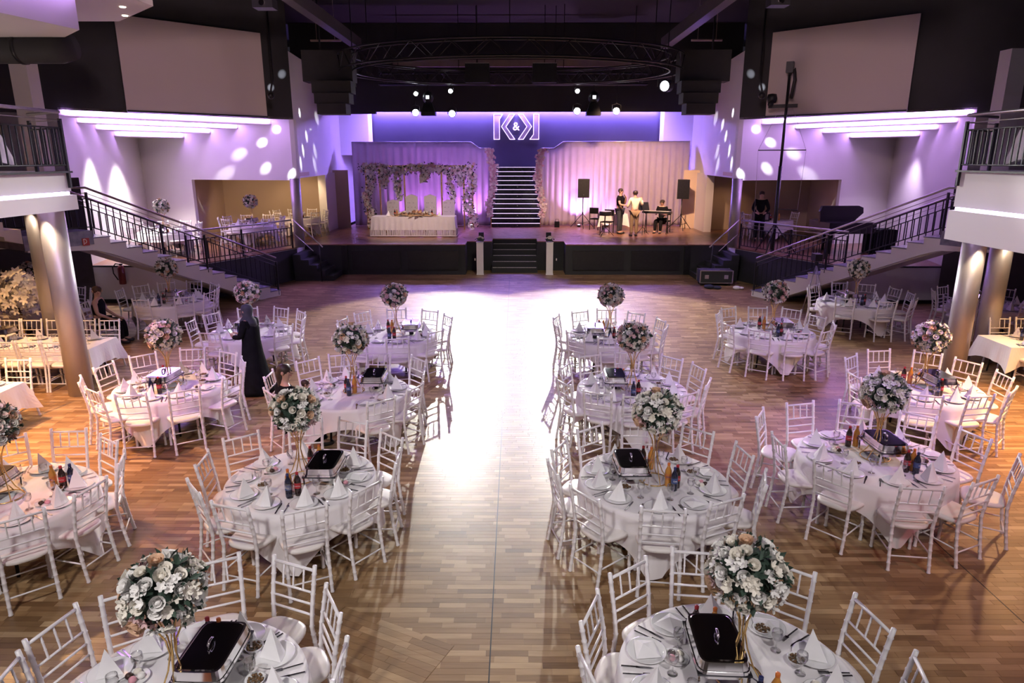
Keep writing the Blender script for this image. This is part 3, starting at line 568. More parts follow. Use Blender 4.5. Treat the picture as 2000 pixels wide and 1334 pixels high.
# fire extinguisher and its sign by the left stair
t = thing('fire_extinguisher', 'dark red fire extinguisher with black hose on the podium wall', 'extinguisher', (-10.72, 18.36, 0.55))
MB().lathe([(0.085, 0), (0.09, 0.03), (0.09, 0.42), (0.07, 0.48), (0.03, 0.52)], 16).build('cylinder_body', mat('extinguisher_red', (0.17, 0.02, 0.02), 0.35), t, True)
MB().box(-0.03, 0.05, -0.02, 0.02, 0.52, 0.56).build('valve', M_BLACKM, t)
MB().tube([(0.03, 0, 0.54), (-0.12, -0.02, 0.56), (-0.2, -0.04, 0.46), (-0.19, -0.05, 0.3), (-0.08, -0.06, 0.12)], 0.016, 8).build('hose', M_BLACKM, t, True)
t = thing('fire_hose_sign', 'small red fire hose sign on the stair stringer', 'sign', (-9.455, 15.02, 2.09), math.atan2(4.37, 2.53))
MB().box(-0.075, 0.075, -0.006, 0.006, -0.08, 0.08).build('plate', mat('sign_red', (0.42, 0.05, 0.04), 0.5), t)
MB().tube([(-0.03 + 0.045 * math.cos(a), -0.01, 0.015 + 0.045 * math.sin(a)) for a in np.linspace(-1.6, 2.2, 10)] + [(-0.045, -0.01, 0.05), (-0.045, -0.01, -0.055)], 0.007, 6).build('symbol', M_NAPKIN, t)
# ================================================================== chiavari chair
CHZ = 0.925
def turned(pts, r, step=0.055, seg=8):
    """a turned stick along a polyline with bamboo rings"""
    P = [Vector(p) for p in pts]; out = []; rad = []
    for a, b in zip(P[:-1], P[1:]):
        n = max(1, int((b - a).length / step))
        for i in range(n):
            for u, k in ((0.0, 1.0), (0.12, 1.28), (0.24, 1.0)) if (b - a).length > 0.1 else ((0.0, 1.0),):
                out.append(a.lerp(b, (i + u) / n)); rad.append(r * k)
    out.append(P[-1]); rad.append(r)
    return MB().tube(out, rad, seg)
def make_chair():
    t = thing('banquet_chair', 'white chair', 'chair', group='white spindle-back chairs')
    for sx in (-1, 1):
        turned([(sx * .185, -.245, 0), (sx * .183, -.21, .22), (sx * .18, -.185, .44), (sx * .185, -.205, .62), (sx * .19, -.262, CHZ)], .0165, .065).build('leg', M_CHAIR, t, True)
        turned([(sx * .185, .185, 0), (sx * .18, .175, .43)], .0165, .08).build('leg', M_CHAIR, t, True)
        MB().tube([(sx * .184, -.215, .19), (sx * .183, .18, .20)], .008, 6).build('side_stretcher', M_CHAIR, t, True)
    yb = lambda z: -.205 - (z - .62) / .305 * .057 if z > .62 else -.185 - (z - .44) / .18 * .02
    MB().tube([(-.186, yb(.885), .885), (.186, yb(.885), .885)], .012, 8).build('top_rail', M_CHAIR, t, True)
    for z in (.715, .625, .54): MB().tube([(-.184, yb(z), z), (.184, yb(z), z)], .009, 6).build('back_rail', M_CHAIR, t, True)
    for x in (-.093, 0, .093): turned([(x, yb(.715), .715), (x, yb(.885), .885)], .0075, .057, 6).build('spindle', M_CHAIR, t, True)
    MB().tube([(-.183, .18, .15), (.183, .18, .15)], .008, 6).build('front_stretcher', M_CHAIR, t, True)
    MB().tube([(-.184, -.215, .15), (.184, -.215, .15)], .008, 6).build('back_stretcher', M_CHAIR, t, True)
    # padded seat, rounded trapezoid
    ring = []
    for k in range(28):
        a = 2 * PI * k / 28; c, s_ = math.cos(a), math.sin(a); q = 3.2
        x = .205 * math.copysign(abs(c) ** (2 / q), c); y = .20 * math.copysign(abs(s_) ** (2 / q), s_)
        ring.append((x * (1 + .12 * y / .2), y + 0.005))
    vs = []; lay = ((.425, .93), (.432, .99), (.452, 1.0), (.466, .95), (.472, .80))
    for z, k in lay: vs += [(x * k, y * k, z) for x, y in ring]
    n = 28; fs = [(i * n + k, i * n + (k + 1) % n, (i + 1) * n + (k + 1) % n, (i + 1) * n + k) for i in range(len(lay) - 1) for k in range(n)] + [tuple(range(n))[::-1], tuple(range(4 * n, 5 * n))]
    MB().add(vs, fs).build('seat', M_SEAT, t, True)
    return t
CHAIR0 = make_chair(); CHAIR0.location = (0, -60, 0); chair_used = [False]
def chair(x, y, rz, label, z=0.0, group='white spindle-back chairs'):
    if not chair_used[0]: c = CHAIR0; chair_used[0] = True
    else: c = copy_tree(CHAIR0)
    c.location = (x, y, z); c.rotation_euler = (0, 0, rz); c['label'] = label; c['group'] = group
    return c
# ================================================================== tableware
ZT = 0.665     # table top surface
ME = {}
ME['plate'] = MB().lathe([(.06, 0), (.085, .004), (.13, .018), (.135, .021), (.128, .020), (.085, .009), (.0, .007)], 28).mesh('plate', M_CHINA, True)
nb = MB().add([(-.085, -.045, .012), (.085, -.04, .012), (.0, .095, .012), (.025, .01, .205), (-.02, -.065, .012), (.02, -.065, .012)],
              [(0, 3, 2), (2, 3, 1), (0, 4, 3), (5, 1, 3), (4, 5, 3), (0, 2, 1, 5, 4)])
ME['napkin'] = nb.mesh('napkin', M_NAPKIN)
ME['napkin_flat'] = MB().add([(-.10, -.07, .022), (.09, -.08, .022), (.07, .09, .022), (-.08, .06, .03), (-.02, -.02, .055)], [(0, 1, 4), (1, 2, 4), (2, 3, 4), (3, 0, 4), (3, 2, 1, 0)]).mesh('napkin', M_NAPKIN)
ME['glass'] = MB().lathe([(.034, 0), (.033, .003), (.006, .008), (.0045, .05), (.006, .072), (.028, .092), (.037, .118), (.034, .155), (.032, .155), (.035, .118), (.026, .096), (.003, .078)], 14).mesh('wine_glass', M_GLASS, True)
ME['knife'] = MB().box(-.006, .006, -.105, -.01, 0, .005).add([(-.009, -.01, .001), (.009, -.01, .001), (.010, .08, .001), (.0, .105, .001), (-.008, .08, .001), (-.009, -.01, .004), (.009, -.01, .004), (.010, .08, .004), (.0, .105, .004), (-.008, .08, .004)], [(5, 6, 7, 8, 9), (0, 1, 6, 5), (1, 2, 7, 6), (2, 3, 8, 7), (3, 4, 9, 8), (4, 0, 5, 9)]).mesh('table_knife', M_CUTL)
fk = MB().box(-.005, .005, -.1, .03, 0, .004).box(-.013, .013, .03, .05, .001, .005)
for x in (-.011, -.0037, .0037, .011): fk.box(x - .002, x + .002, .05, .1, .002, .005)
ME['fork'] = fk.mesh('table_fork', M_CUTL)
def uniq_clock(angs):
    """clock words for angles (deg, counter-clockwise from +x; 12 = far side), all different"""
    H12 = ['twelve', 'one', 'two', 'three', 'four', 'five', 'six', 'seven', 'eight', 'nine', 'ten', 'eleven']
    used = set(); out = []
    for a in angs:
        h = ((90 - a) % 360) / 30.0
        for k in sorted(range(24), key=lambda k: min(abs(k / 2 - h), 12 - abs(k / 2 - h)) + (0.26 if k % 2 else 0)):
            if k not in used: used.add(k); break
        out.append(H12[k // 2] + ("-thirty" if k % 2 else " o'clock"))
    return out
# ---------------- bottles
def bottle_proto(kind):
    cols = {'cola': ((.025, .010, .008), (.42, .02, .03), (.45, .03, .04)), 'orange': ((.62, .26, .05), (.70, .18, .03), (.62, .20, .05)), 'water': ((.008, .010, .035), (.02, .03, .12), (.06, .09, .24))}[kind]
    t = thing({'cola': 'cola_bottle', 'orange': 'orange_soda_bottle', 'water': 'blue_water_bottle'}[kind], kind, 'bottle')
    MB().lathe([(.030, 0), (.033, .008), (.033, .07), (.030, .10), (.034, .14), (.031, .17), (.016, .205), (.012, .225)], 16).build('body', mat(kind + '_liquid', cols[0], .12, var=.05, coat=.6), t, True)
    MB().lathe([(.0345, .082), (.0335, .085), (.0335, .135), (.0345, .138)], 16).build('label', mat(kind + '_label', cols[2], .5, var=.12, scale=30), t, True)
    MB().lathe([(.0145, .222), (.015, .225), (.015, .244), (.013, .247)], 12).build('cap', mat(kind + '_cap', cols[1], .4), t, True)
    w = {'cola': 'Coca-Cola', 'orange': 'Fanta', 'water': 'Cola'}[kind]
    text('lettering', w, .021 if kind != 'cola' else .014, M_NAPKIN if kind != 'orange' else mat('blue_print', (.02, .05, .30), .5), t, (0, -.0352, .11), extrude=.0006)
    t.location = (0, -60, 0); return t
BOT = {k: [bottle_proto(k), False] for k in ('cola', 'orange', 'water')}
def place(proto, loc, rz, label, group=None):
    o = proto[0] if not proto[1] else copy_tree(proto[0]); proto[1] = True
    o.location = loc; o.rotation_euler = (0, 0, rz); o['label'] = label
    if group: o['group'] = group
    return o
# ---------------- chafing dish
def chafing_proto():
    t = thing('chafing_dish', 'chafing dish', 'chafing dish', group='rectangular chafing dishes on the round tables')
    for sx in (-1, 1):
        for sy in (-1, 1): MB().bar((sx * .15, sy * .22, 0), (sx * .15, sy * .235, .15), .016, .016).build('leg', M_CHROME, t)
    MB().box(-.165, .165, -.25, .25, .145, .158).build('stand_frame', mat('dark_steel', (.10, .10, .11), .3, .9), t)
    def frus(z0, z1, w0, l0, w1, l1): 
        vs = []
        for z, w, l in ((z0, w0, l0), (z1, w1, l1)):
            for k in range(24):
                a = 2 * PI * k / 24; c, s_ = math.cos(a), math.sin(a); q = 7; vs.append((w * math.copysign(abs(c) ** (2 / q), c), l * math.copysign(abs(s_) ** (2 / q), s_), z))
        return vs, [(k, (k + 1) % 24, 24 + (k + 1) % 24, 24 + k) for k in range(24)] + [tuple(range(24))[::-1], tuple(range(24, 48))]
    MB().add(*frus(.10, .165, .135, .22, .15, .235)).build('water_pan', M_CHROME, t)
    MB().add(*frus(.16, .178, .168, .255, .165, .252)).build('pan_rim', M_CHROME, t)
    l = MB().add(*frus(.179, .235, .160, .245, .150, .235)).build('lid', M_CHROME, t)
    MB().add(*frus(.2352, .240, .138, .222, .130, .214)).build('lid_top', M_LIDTOP, l)
    MB().tube([(0, -.035, .24), (0, -.035, .268), (0, -.015, .278), (0, .015, .278), (0, .035, .268), (0, .035, .24)], .009, 8).build('handle', M_CHROME, l, True)
    MB().lathe([(.04, 0), (.042, .05), (.038, .055)], 14).build('burner', M_BLACKM, t, True)
    t.location = (0, -60, 0); return t
CHAF = [chafing_proto(), False]
# ---------------- nuts bowl and sweets dish
def bowl_proto():
    t = thing('nut_bowl', 'bowl', 'bowl', group='white bowls of mixed nuts')
    MB().lathe([(.035, 0), (.04, .006), (.062, .04), (.064, .045), (.059, .044), (.036, .010), (0, .009)], 20).build('bowl_body', M_CHINA, t, True)
    r = random.Random(5); q = MB()
    for i in range(46):
        a = r.uniform(0, 2 * PI); k = math.sqrt(r.random()) * .047; q.ball((k * math.cos(a), k * math.sin(a), .034 + r.uniform(0, .008)), r.uniform(.006, .010), 5, 3, .7)
    tag(q.build('nuts', mat('mixed_nuts', (.16, .085, .035), .6, var=.5, scale=60), t, True), kind='stuff'); t.location = (0, -60, 0); return t
BOWL = [bowl_proto(), False]
def sweets_proto():
    t = thing('sweets_plate', 'sweets', 'plate of sweets', group='small plates of sweets')
    MB().lathe([(.05, 0), (.065, .004), (.088, .016), (.085, .016), (.06, .007), (0, .006)], 22).build('saucer', M_CHINA, t, True)
    for k, (nm, c) in enumerate((('chocolate', (.05, .022, .015)), ('pink_meringue', (.72, .33, .40)), ('white_meringue', (.85, .82, .80)), ('vanilla_biscuit', (.80, .76, .66)))):
        a = k * PI / 2 + .4; MB().ball((.036 * math.cos(a), .036 * math.sin(a), .026), .025, 12, 7, .85).build('sweet', mat(nm, c, .5, var=.1, scale=40), t, True)
    t.location = (0, -60, 0); return t
SWEET = [sweets_proto(), False]
# ---------------- flower ball on a gold stand
def petal(mb, base, out, up, w, l, cup):
    """a cupped petal: 3 x 3 grid"""
    o = Vector(base); d = Vector(out).normalized(); u = Vector(up).normalized(); sd = d.cross(u).normalized(); vs = []
    for j in range(3):
        t = j / 2
        for i in range(3):
            x = (i - 1) * w * (0.55, 1.0, 0.62)[j]
            vs.append(o + u * (l * t * (1 - .25 * cup)) + d * (l * t * (.9 - cup) - abs(i - 1) * w * .35 * cup + (.12 * l * t * t)) + sd * x)
    mb.add(vs, [(0, 1, 4, 3), (1, 2, 5, 4), (3, 4, 7, 6), (4, 5, 8, 7)])
def rose_mesh(name, r, m, seed):
    q = MB(); rd = random.Random(seed)
    for n, cup, l, rr in ((3, .90, .90, .08), (5, .74, 1.0, .20), (6, .50, 1.0, .36)):
        for k in range(n):
            a = 2 * PI * k / n + rd.uniform(-.2, .2) + n; d = (math.cos(a), math.sin(a), 0); petal(q, (d[0] * r * rr, d[1] * r * rr, 0), d, (0, 0, 1), r * .62, r * l, cup)
    q.ball((0, 0, r * .38), r * .34, 8, 5, 1.2)
    return q.mesh(name, m, True)
def small_mesh(name, r, m, seed):
    q = MB(); rd = random.Random(seed)
    for c in range(5):
        o = Vector((rd.uniform(-1, 1), rd.uniform(-1, 1), rd.uniform(-.1, .5))) * r * .8
        for k in range(5):
            a = 2 * PI * k / 5 + c; petal(q, o, (math.cos(a), math.sin(a), .2), (math.cos(a) * .5, math.sin(a) * .5, .8), r * .22, r * .5, .3)
    return q.mesh(name, m, True)
ROSES = [rose_mesh('rose', .048, M_PET[k % 4], k) for k in (0, 1, 0, 4, 5, 8, 9, 2)] ; SMALLS = [small_mesh('small_blossom', .05, M_PET[k % 4], k) for k in (1, 0, 4, 5, 3)]
def leaf_cloud(n, R, seed, sz=.05, jut=1.12, squash=.92):
    rd = random.Random(seed); q = MB()
    for i in range(n):
        z = rd.uniform(-1, 1); a = rd.uniform(0, 2 * PI); h = math.sqrt(1 - z * z); d = Vector((h * math.cos(a), h * math.sin(a), z)); k = R * rd.uniform(.72, jut)
        o = d * k; o.z *= squash; t = Vector((rd.uniform(-1, 1), rd.uniform(-1, 1), rd.uniform(-1, 1))); u = (d + t * .7).normalized(); sd = u.cross(t).normalized(); l = sz * rd.uniform(.7, 1.4); w = l * .28
        q.add([o - u * l * .5, o + sd * w + d * .004, o + u * l * .6, o - sd * w + d * .004], [(0, 1, 2), (0, 2, 3)])
    q.ball((0, 0, 0), R * .72, 14, 10, squash); return q
def flower_proto(seed, blush):
    t = thing('flower_centrepiece', 'flowers', 'flower arrangement', group='flower balls on gold stands')
    # stand
    MB().tube([(.15 * math.cos(a), .15 * math.sin(a), .008) for a in np.linspace(0, 2 * PI, 33)], .006, 6, False).build('base_ring', M_GOLD, t, True)
    for k in range(5):
        a = 2 * PI * k / 5; pr = ((.15, .008), (.085, .10), (.04, .22), (.018, .33), (.03, .43), (.075, .53), (.13, .60))
        MB().tube([(r * math.cos(a + z * 1.2), r * math.sin(a + z * 1.2), z) for r, z in pr], .0055, 6).build('stand_rod', M_GOLD, t, True)
    R = .22; zc = .76
    tag(leaf_cloud(330, R, seed).build('foliage', M_LEAF, t, False, (0, 0, zc)), kind='stuff')
    rd = random.Random(seed + 50); N = 84
    for i in range(N):
        zz = 1 - 2 * (i + .5) / N; a = i * 2.39996 + rd.uniform(-.25, .25); h = math.sqrt(max(0, 1 - zz * zz)); d = Vector((h * math.cos(a), h * math.sin(a), zz))
        if zz < -.92 or rd.random() < .12: continue
        big = rd.random() < .62
        me = (rd.choice(ROSES if not blush else ROSES[:2] + [ROSES[7], ROSE_BL, ROSE_BL])) if big else rd.choice(SMALLS)
        k = R * rd.uniform(.80, .98); o = obj('rose' if big else 'small_blossom', me, t, (d.x * k, d.y * k, zc + d.z * k * .92)); o.rotation_mode = 'QUATERNION'; o.rotation_quaternion = (d + Vector((rd.uniform(-.2, .2), rd.uniform(-.2, .2), .15))).to_track_quat('Z', 'Y'); k2 = rd.uniform(.85, 1.15); o.scale = (k2, k2, k2)
    t.location = (0, -60, 0); return t
ROSE_BL = rose_mesh('rose', .048, M_PET[3], 9)
FLW = [[flower_proto(3, False), False], [flower_proto(8, False), False], [flower_proto(21, True), False]]
# ---------------- tablecloth
def round_cloth(R, seed, side=1.04):
    rd = random.Random(seed); a0 = rd.uniform(0, PI / 2); N = 120; vs = [(0, 0, ZT)]; rings = []
    for k in (.5, .96): rings.append([(R * k * math.cos(2 * PI * i / N), R * k * math.sin(2 * PI * i / N), ZT) for i in range(N)])
    rings.append([((R + .004) * math.cos(2 * PI * i / N), (R + .004) * math.sin(2 * PI * i / N), ZT - .006) for i in range(N)])
    ph = rd.uniform(0, 6); nf = rd.choice((11, 12, 13))
    for j in range(1, 8):
        t = j / 7; ring = []
        for i in range(N):
            a = 2 * PI * i / N; c = max(abs(math.cos(a - a0)), abs(math.sin(a - a0))); hang = min(.60, side / c - R); cor = max(0, (hang - .3) / .3)
            w = math.sin(nf * a + ph + .8 * math.sin(3 * a)); r = R + .008 + t * (hang / .5) * (.030 + .028 * w + .03 * cor * math.cos(8 * (a - a0)))
            ring.append((r * math.cos(a), r * math.sin(a), ZT - .006 - hang * t))
        rings.append(ring)
    for r in rings: vs += r
    fs = [(0, 1 + i, 1 + (i + 1) % N) for i in range(N)]
    for k in range(len(rings) - 1):
        a, b = 1 + k * N, 1 + (k + 1) * N; fs += [(a + i, b + i, b + (i + 1) % N, a + (i + 1) % N) for i in range(N)]
    return MB().add(vs, fs)
def setting(x, y, rz, z, lab, rd, glasses=2, state=None, far=False, R=.75):
    """one place setting; local +y points to the table centre"""
    c, s_ = math.cos(rz), math.sin(rz)
    def at(px, py): return (x + c * px - s_ * py, y + s_ * px + c * py, z)
    def put(name, me, px, py, r, label, cat, grp, dz=0):
        p = at(px, py); o = obj(name, me, None, (p[0], p[1], p[2] + dz), r); return tag(o, label, cat, grp)
    put('dinner_plate', ME['plate'], 0, .165, rz, f'white dinner plate at {lab}', 'plate', 'white dinner plates')
    flat = (state == 'flat')
    put('napkin', ME['napkin_flat' if flat else 'napkin'], 0, .165, rz + rd.uniform(-.5, .5), f'folded white napkin at {lab}', 'napkin', 'folded white napkins', 0.0)
    put('table_knife', ME['knife'], .158, .14, rz + .30 + rd.uniform(-.05, .05), f'dark table knife at {lab}', 'knife', 'table knives')
    put('table_fork', ME['fork'], -.158, .14, rz - .30 + rd.uniform(-.05, .05), f'steel table fork at {lab}', 'fork', 'table forks')
    put('wine_glass', ME['glass'], .13, .36, 0, f'stemmed glass at {lab}', 'glass', 'stemmed glasses')
TPH = {'L1': 'the nearest round table left of the aisle', 'L2': 'the second round table left of the aisle', 'L3': 'the third round table left of the aisle', 'L4': 'the farthest round table left of the aisle',
       'R1': 'the nearest round table right of the aisle', 'R2': 'the second round table right of the aisle', 'R3': 'the third round table right of the aisle', 'R4': 'the farthest round table right of the aisle',
       'S1': 'the nearest outer right round table', 'S2': 'the second outer right round table', 'S3': 'the round table facing the right stairs', 'S4': 'the round table under the right staircase', 'S5': 'the round table behind the right columns',
       'T1': 'the nearest outer left round table', 'T2': 'the second outer left round table', 'T3': 'the round table behind the standing woman', 'T4': 'the round table under the left staircase', 'T5': 'the round table behind the left columns'}
TABLES = {
'L1':(-2.05, 3.46, 1.5, [(71, 1.15, -3), (39, 1.01, -10), (3, 0.98, -2), (-33, 1.05, 0), (-175, 1.0, 1), (159, 1.07, 7), (132, 1.0, -10), (103, 1.15, 10)]),
'L2':(-2.21, 6.44, 1.5, [(73, 1.06, -3), (35, 1.02, 13), (0, 1.0, 3), (-38, 1.04, 1), (-71, 1.12, 7), (-107, 1.06, 0), (-140, 1.03, 0), (-178, 0.99, 4), (146, 0.99, -17), (104, 1.07, -5)]),
'L3':(-2.3, 9.19, 1.55, [(83, 1.15, 2), (46, 1.17, -3), (9, 1.0, -5), (-29, 1.09, 3), (-60, 1.2, 6), (-141, 1.18, 3), (178, 1.21, 4), (139, 1.14, -3), (112, 1.14, -4)]),
'L4':(-2.24, 12.39, 1.5, [(64, 1.17, 0), (31, 1.08, -1), (-8, 1.05, 10), (-39, 1.06, 0), (-79, 1.17, -1), (-115, 1.2, 10), (-160, 1.05, 0), (165, 1.1, 0), (133, 1.2, 6), (99, 1.19, 2)]),
'R1':(1.42, 3.66, 1.5, [(90, 1.07, -6), (54, 1.07, -1), (18, 1.04, -8), (-14, 1.04, 1), (-167, 1.0, 2), (158, 0.98, -1), (124, 1.02, 3)]),
'R2':(1.42, 6.42, 1.52, [(89, 1.06, -3), (51, 1.03, -4), (13, 1.01, -4), (-24, 1.07, 5), (-61, 0.99, -4), (-97, 1.05, 0), (-136, 1.09, -6), (-168, 1.07, 1), (160, 1.01, -8), (124, 1.02, 3)]),
'R3':(1.67, 9.32, 1.55, [(85, 1.09, 6), (47, 1.09, -4), (17, 1.08, -2), (-25, 1.06, 1), (-57, 1.07, 2), (-95, 0.99, 3), (-125, 1.04, 11), (-157, 1.1, 4), (159, 1.0, -4), (119, 1.05, -7)]),
'R4':(1.76, 12.39, 1.58, [(86, 1.17, 4), (53, 1.05, -3), (15, 1.04, -1), (-22, 1.04, 1), (-62, 1.08, 0), (-98, 1.14, 5), (-133, 1.05, 1), (-170, 1.03, 1), (152, 1.1, 8), (116, 1.08, 3)]),
'S1':(3.98, 6.99, 1.58, [(75, 1.14, -8), (40, 1.12, 8), (5, 1.14, 10), (-29, 1.29, 0), (-65, 1.15, 0), (-99, 1.2, 2), (-138, 1.11, -2), (-176, 1.12, -4), (145, 1.27, 4), (111, 1.16, -7)]),
'S2':(5.89, 9.4, 1.55, [(58, 1.17, -4), (29, 1.1, 2), (-7, 1.06, 3), (-50, 1.07, 4), (-83, 1.05, 3), (-119, 1.15, 10), (-172, 1.1, -8), (132, 1.04, -2), (94, 1.14, 3)]),
'S3':(4.91, 12.71, 1.55, [(86, 1.06, 3), (52, 1.16, -4), (15, 1.0, 10), (-20, 1.07, 2), (-55, 1.12, -2), (-86, 1.05, -6), (-122, 1.06, -2), (-159, 1.06, -3), (150, 1.04, 3), (118, 1.15, -1)]),
'S4':(7.84, 15.52, 1.6, [(82, 1.2, 8), (53, 1.2, 8), (20, 1.2, -8), (-8, 1.19, 1), (-50, 1.25, 3), (-83, 1.15, -8), (-127, 1.05, 10), (166, 1.04, -8), (125, 1.05, -1)]),
'S5':(10.7, 15.2, 1.6, [(80, 1.1, 0), (40, 1.1, 4), (0, 1.1, 0), (-40, 1.08, 0), (-85, 1.1, 5), (-125, 1.05, -5), (-165, 1.1, 0), (155, 1.1, 5), (115, 1.1, 0)]),
'T1':(-4.96, 6.01, 1.55, [(60, 1.03, -5), (23, 1.01, -2), (-13, 1.02, 1), (-48, 1.05, -1), (-85, 1.05, 0), (125, 1.08, 5), (94, 1.14, 0)]),
'T2':(-5.03, 9.42, 1.5, [(63, 1.06, -2), (29, 1.02, 0), (-14, 1.06, -5), (-54, 1.09, -1), (-88, 1.08, 7), (-122, 1.06, -3), (-155, 1.1, 4), (168, 1.1, 1), (135, 1.13, -1), (99, 1.16, -3)]),
'T3':(-5.06, 12.63, 1.5, [(77, 1.09, -12), (45, 1.06, -5), (8, 1.0, 0), (-34, 1.0, -5), (-108, 1.07, 9), (-174, 1.09, -5), (152, 1.09, 1), (113, 1.11, 1)]),
'T4':(-8.05, 15.59, 1.6, [(89, 1.2, 1), (52, 1.1, 0), (20, 1.05, -5), (-12, 1.05, 0), (-48, 1.05, -10), (-95, 1.1, -2), (178, 1.2, 6), (148, 1.2, -3), (120, 1.2, 0)]),
'T5':(-10.8, 15.0, 1.55, [(110, 1.15, 0), (70, 1.1, 0), (35, 1.1, 0), (-35, 1.1, 0), (-80, 1.1, 0), (-130, 1.1, 0), (170, 1.1, 0)]),
}
def round_table(key, cx, cy, D, ring, z0=0.0, flower=0, chaf=(.1, -.3), bottles=((-.18, .2, 'cola'), (-.1, .17, 'orange'), (-.05, -.42, 'water'), (.03, -.36, 'cola')), full=True, ph=None):
    ph = ph or TPH[key]; rd = random.Random(key); R = D / 2
    t = thing('round_table', f'folding table under the cloth of {ph}', 'table', (cx, cy, z0), 0, 'round banquet tables')
    MB().lathe([(R - .03, ZT - .035), (R - .01, ZT - .03), (R - .01, ZT - .008), (R - .02, ZT - .004)], 40).build('table_top', mat('plywood', (.35, .25, .16), .6), t)
    for a in (.6, .6 + PI / 2, .6 + PI, .6 + 1.5 * PI): MB().tube([(.38 * math.cos(a), .38 * math.sin(a), 0), (.34 * math.cos(a), .34 * math.sin(a), ZT - .03)], .016, 8).build('leg', M_BLACKM, t, True)
    o = round_cloth(R, hash(key) % 997 if False else sum(map(ord, key))).build('tablecloth', M_CLOTH, None, True, (cx, cy, z0)); tag(o, f'white cloth draped over {ph}', 'tablecloth', 'white round tablecloths')
    words = uniq_clock([r[0] for r in ring])
    for (a, r, dv), wd in zip(ring, words):
        th = math.radians(a); face = th + PI + math.radians(dv) - PI / 2      # local +y towards the table
        bx, by = cx + r * math.cos(th), cy + r * math.sin(th); fx, fy = -math.sin(face), math.cos(face)
        chair(bx + fx * .255, by + fy * .255, face, f'white chair at {wd} of {ph}', z0)
        if full:
            f2 = th + PI - PI / 2; setting(cx + (R + .0) * math.cos(th), cy + (R + .0) * math.sin(th), f2, z0 + ZT + .002, f'{wd} of {ph}', rd, state='flat' if rd.random() < .2 else None)
    zz = z0 + ZT + .002
    if chaf is not None: place(CHAF, (cx + chaf[0], cy + chaf[1], zz), rd.uniform(-.06, .06), f'shiny chafing dish on {ph}')
    if flower is not None: place(FLW[flower], (cx, cy, zz), rd.uniform(0, 6), f'flower ball on a gold stand on {ph}')
    nm = {'cola': 'dark cola bottle', 'orange': 'orange soda bottle', 'water': 'dark blue bottle'}; seen = {}
    for x, y, k in bottles:
        seen[k] = seen.get(k, 0) + 1; ex = '' if seen[k] == 1 else 'second '
        place(BOT[k], (cx + x, cy + y, zz), rd.uniform(-.4, .4), f'{ex}{nm[k]} on {ph}', {'cola': 'cola bottles', 'orange': 'orange soda bottles', 'water': 'blue bottles'}[k])
    if full:
        for i, (x, y) in enumerate(((.42, .12), (-.32, -.22), (.30, .42)) if i_near(key) else ((.42, .12),)):
            place(BOWL, (cx + x, cy + y, zz), 0, f"{('right', 'left', 'far')[i]} bowl of nuts on {ph}")
        for i, (x, y) in enumerate(((.46, -.12), (-.36, .16)) if i_near(key) else ((.46, -.12),)):
            place(SWEET, (cx + x, cy + y, zz), rd.uniform(0, 6), f"{('right', 'left')[i]} plate of sweets on {ph}")
def i_near(k): return k in ('L1', 'L2', 'R1', 'R2', 'S1', 'T1', 'L3', 'T2')
CHF = {'L1': (.14, .18), 'L2': (.27, -.05), 'L3': (.28, .12), 'L4': (.28, .05), 'R1': (-.13, .08), 'R2': (-.24, .02), 'R3': (-.25, .0), 'R4': (-.3, -.2), 'S1': (.08, .0), 'S2': (.12, -.1), 'S3': (.14, -.1), 'S4': (-.25, -.1), 'S5': (-.1, .2), 'T1': (-.15, .0), 'T2': (-.02, -.1), 'T3': (-.05, -.1), 'T4': (.2, -.1), 'T5': None}
FLS = {'L4': 2, 'R4': 2, 'R3': 2, 'S3': 2, 'T3': 2, 'L2': 1, 'R1': 0, 'T2': 1, 'S2': 1}
BTL = {'L1': ((.0, .44, 'cola'), (.08, .43, 'orange'), (.1, -.35, 'orange'), (.18, -.36, 'cola')), 'L2': ((.03, .25, 'cola'), (.11, .30, 'orange'), (-.03, -.30, 'orange'), (0, -.40, 'water'), (.08, -.36, 'cola')),
       'R1': ((-.18, .38, 'cola'), (-.06, .36, 'orange'), (.03, -.28, 'water'), (.14, -.25, 'orange')), 'R2': ((-.06, .3, 'cola'), (.02, .27, 'orange'), (.12, -.12, 'orange'), (.2, -.16, 'cola'), (.16, -.22, 'water')),
       'S1': ((-.16, .3, 'cola'), (-.07, .31, 'orange'), (.14, -.36, 'cola'), (.22, -.33, 'orange'), (.21, -.42, 'water')), 'T1': ((.34, .2, 'orange'), (.44, .19, 'cola'), (.5, .24, 'water')), 'L3': ((-.08, -.08, 'cola'), (.03, -.07, 'orange'), (-.02, -.2, 'water'))}
for k, (cx, cy, D, ring) in TABLES.items():
    kw = dict(flower=FLS.get(k, 0), chaf=CHF[k]); 
    if k in BTL: kw['bottles'] = BTL[k]
    if k in ('S5', 'T5'): kw['bottles'] = ((.1, -.2, 'cola'),); kw['flower'] = None if k == 'S5' else 0
    round_table(k, cx, cy, D, ring, **kw)
# podium tables
for key, cx, cy, ph, kw in (('P1', -8.95, 23.4, 'the podium table in the left alcove', dict(flower=1)), ('P2', -10.7, 20.9, 'the podium table beside the left staircase', dict(flower=0)), ('P3', -8.2, 26.2, 'the table deep in the left alcove', dict(flower=None)), ('P4', 9.3, 25.2, 'the dim table in the right alcove', dict(flower=None, chaf=None))):
    ring = [(a, 1.06, 0) for a in ((80, 40, 0, -40, -80, -120, -160, 160, 120) if key != 'P4' else (150, 200, 20))]
    round_table(key, cx, cy, 1.5, ring, ZP, full=key in ('P1', 'P2'), bottles=((-.1, -.2, 'cola'), (.2, -.2, 'orange')), ph=ph, **kw)
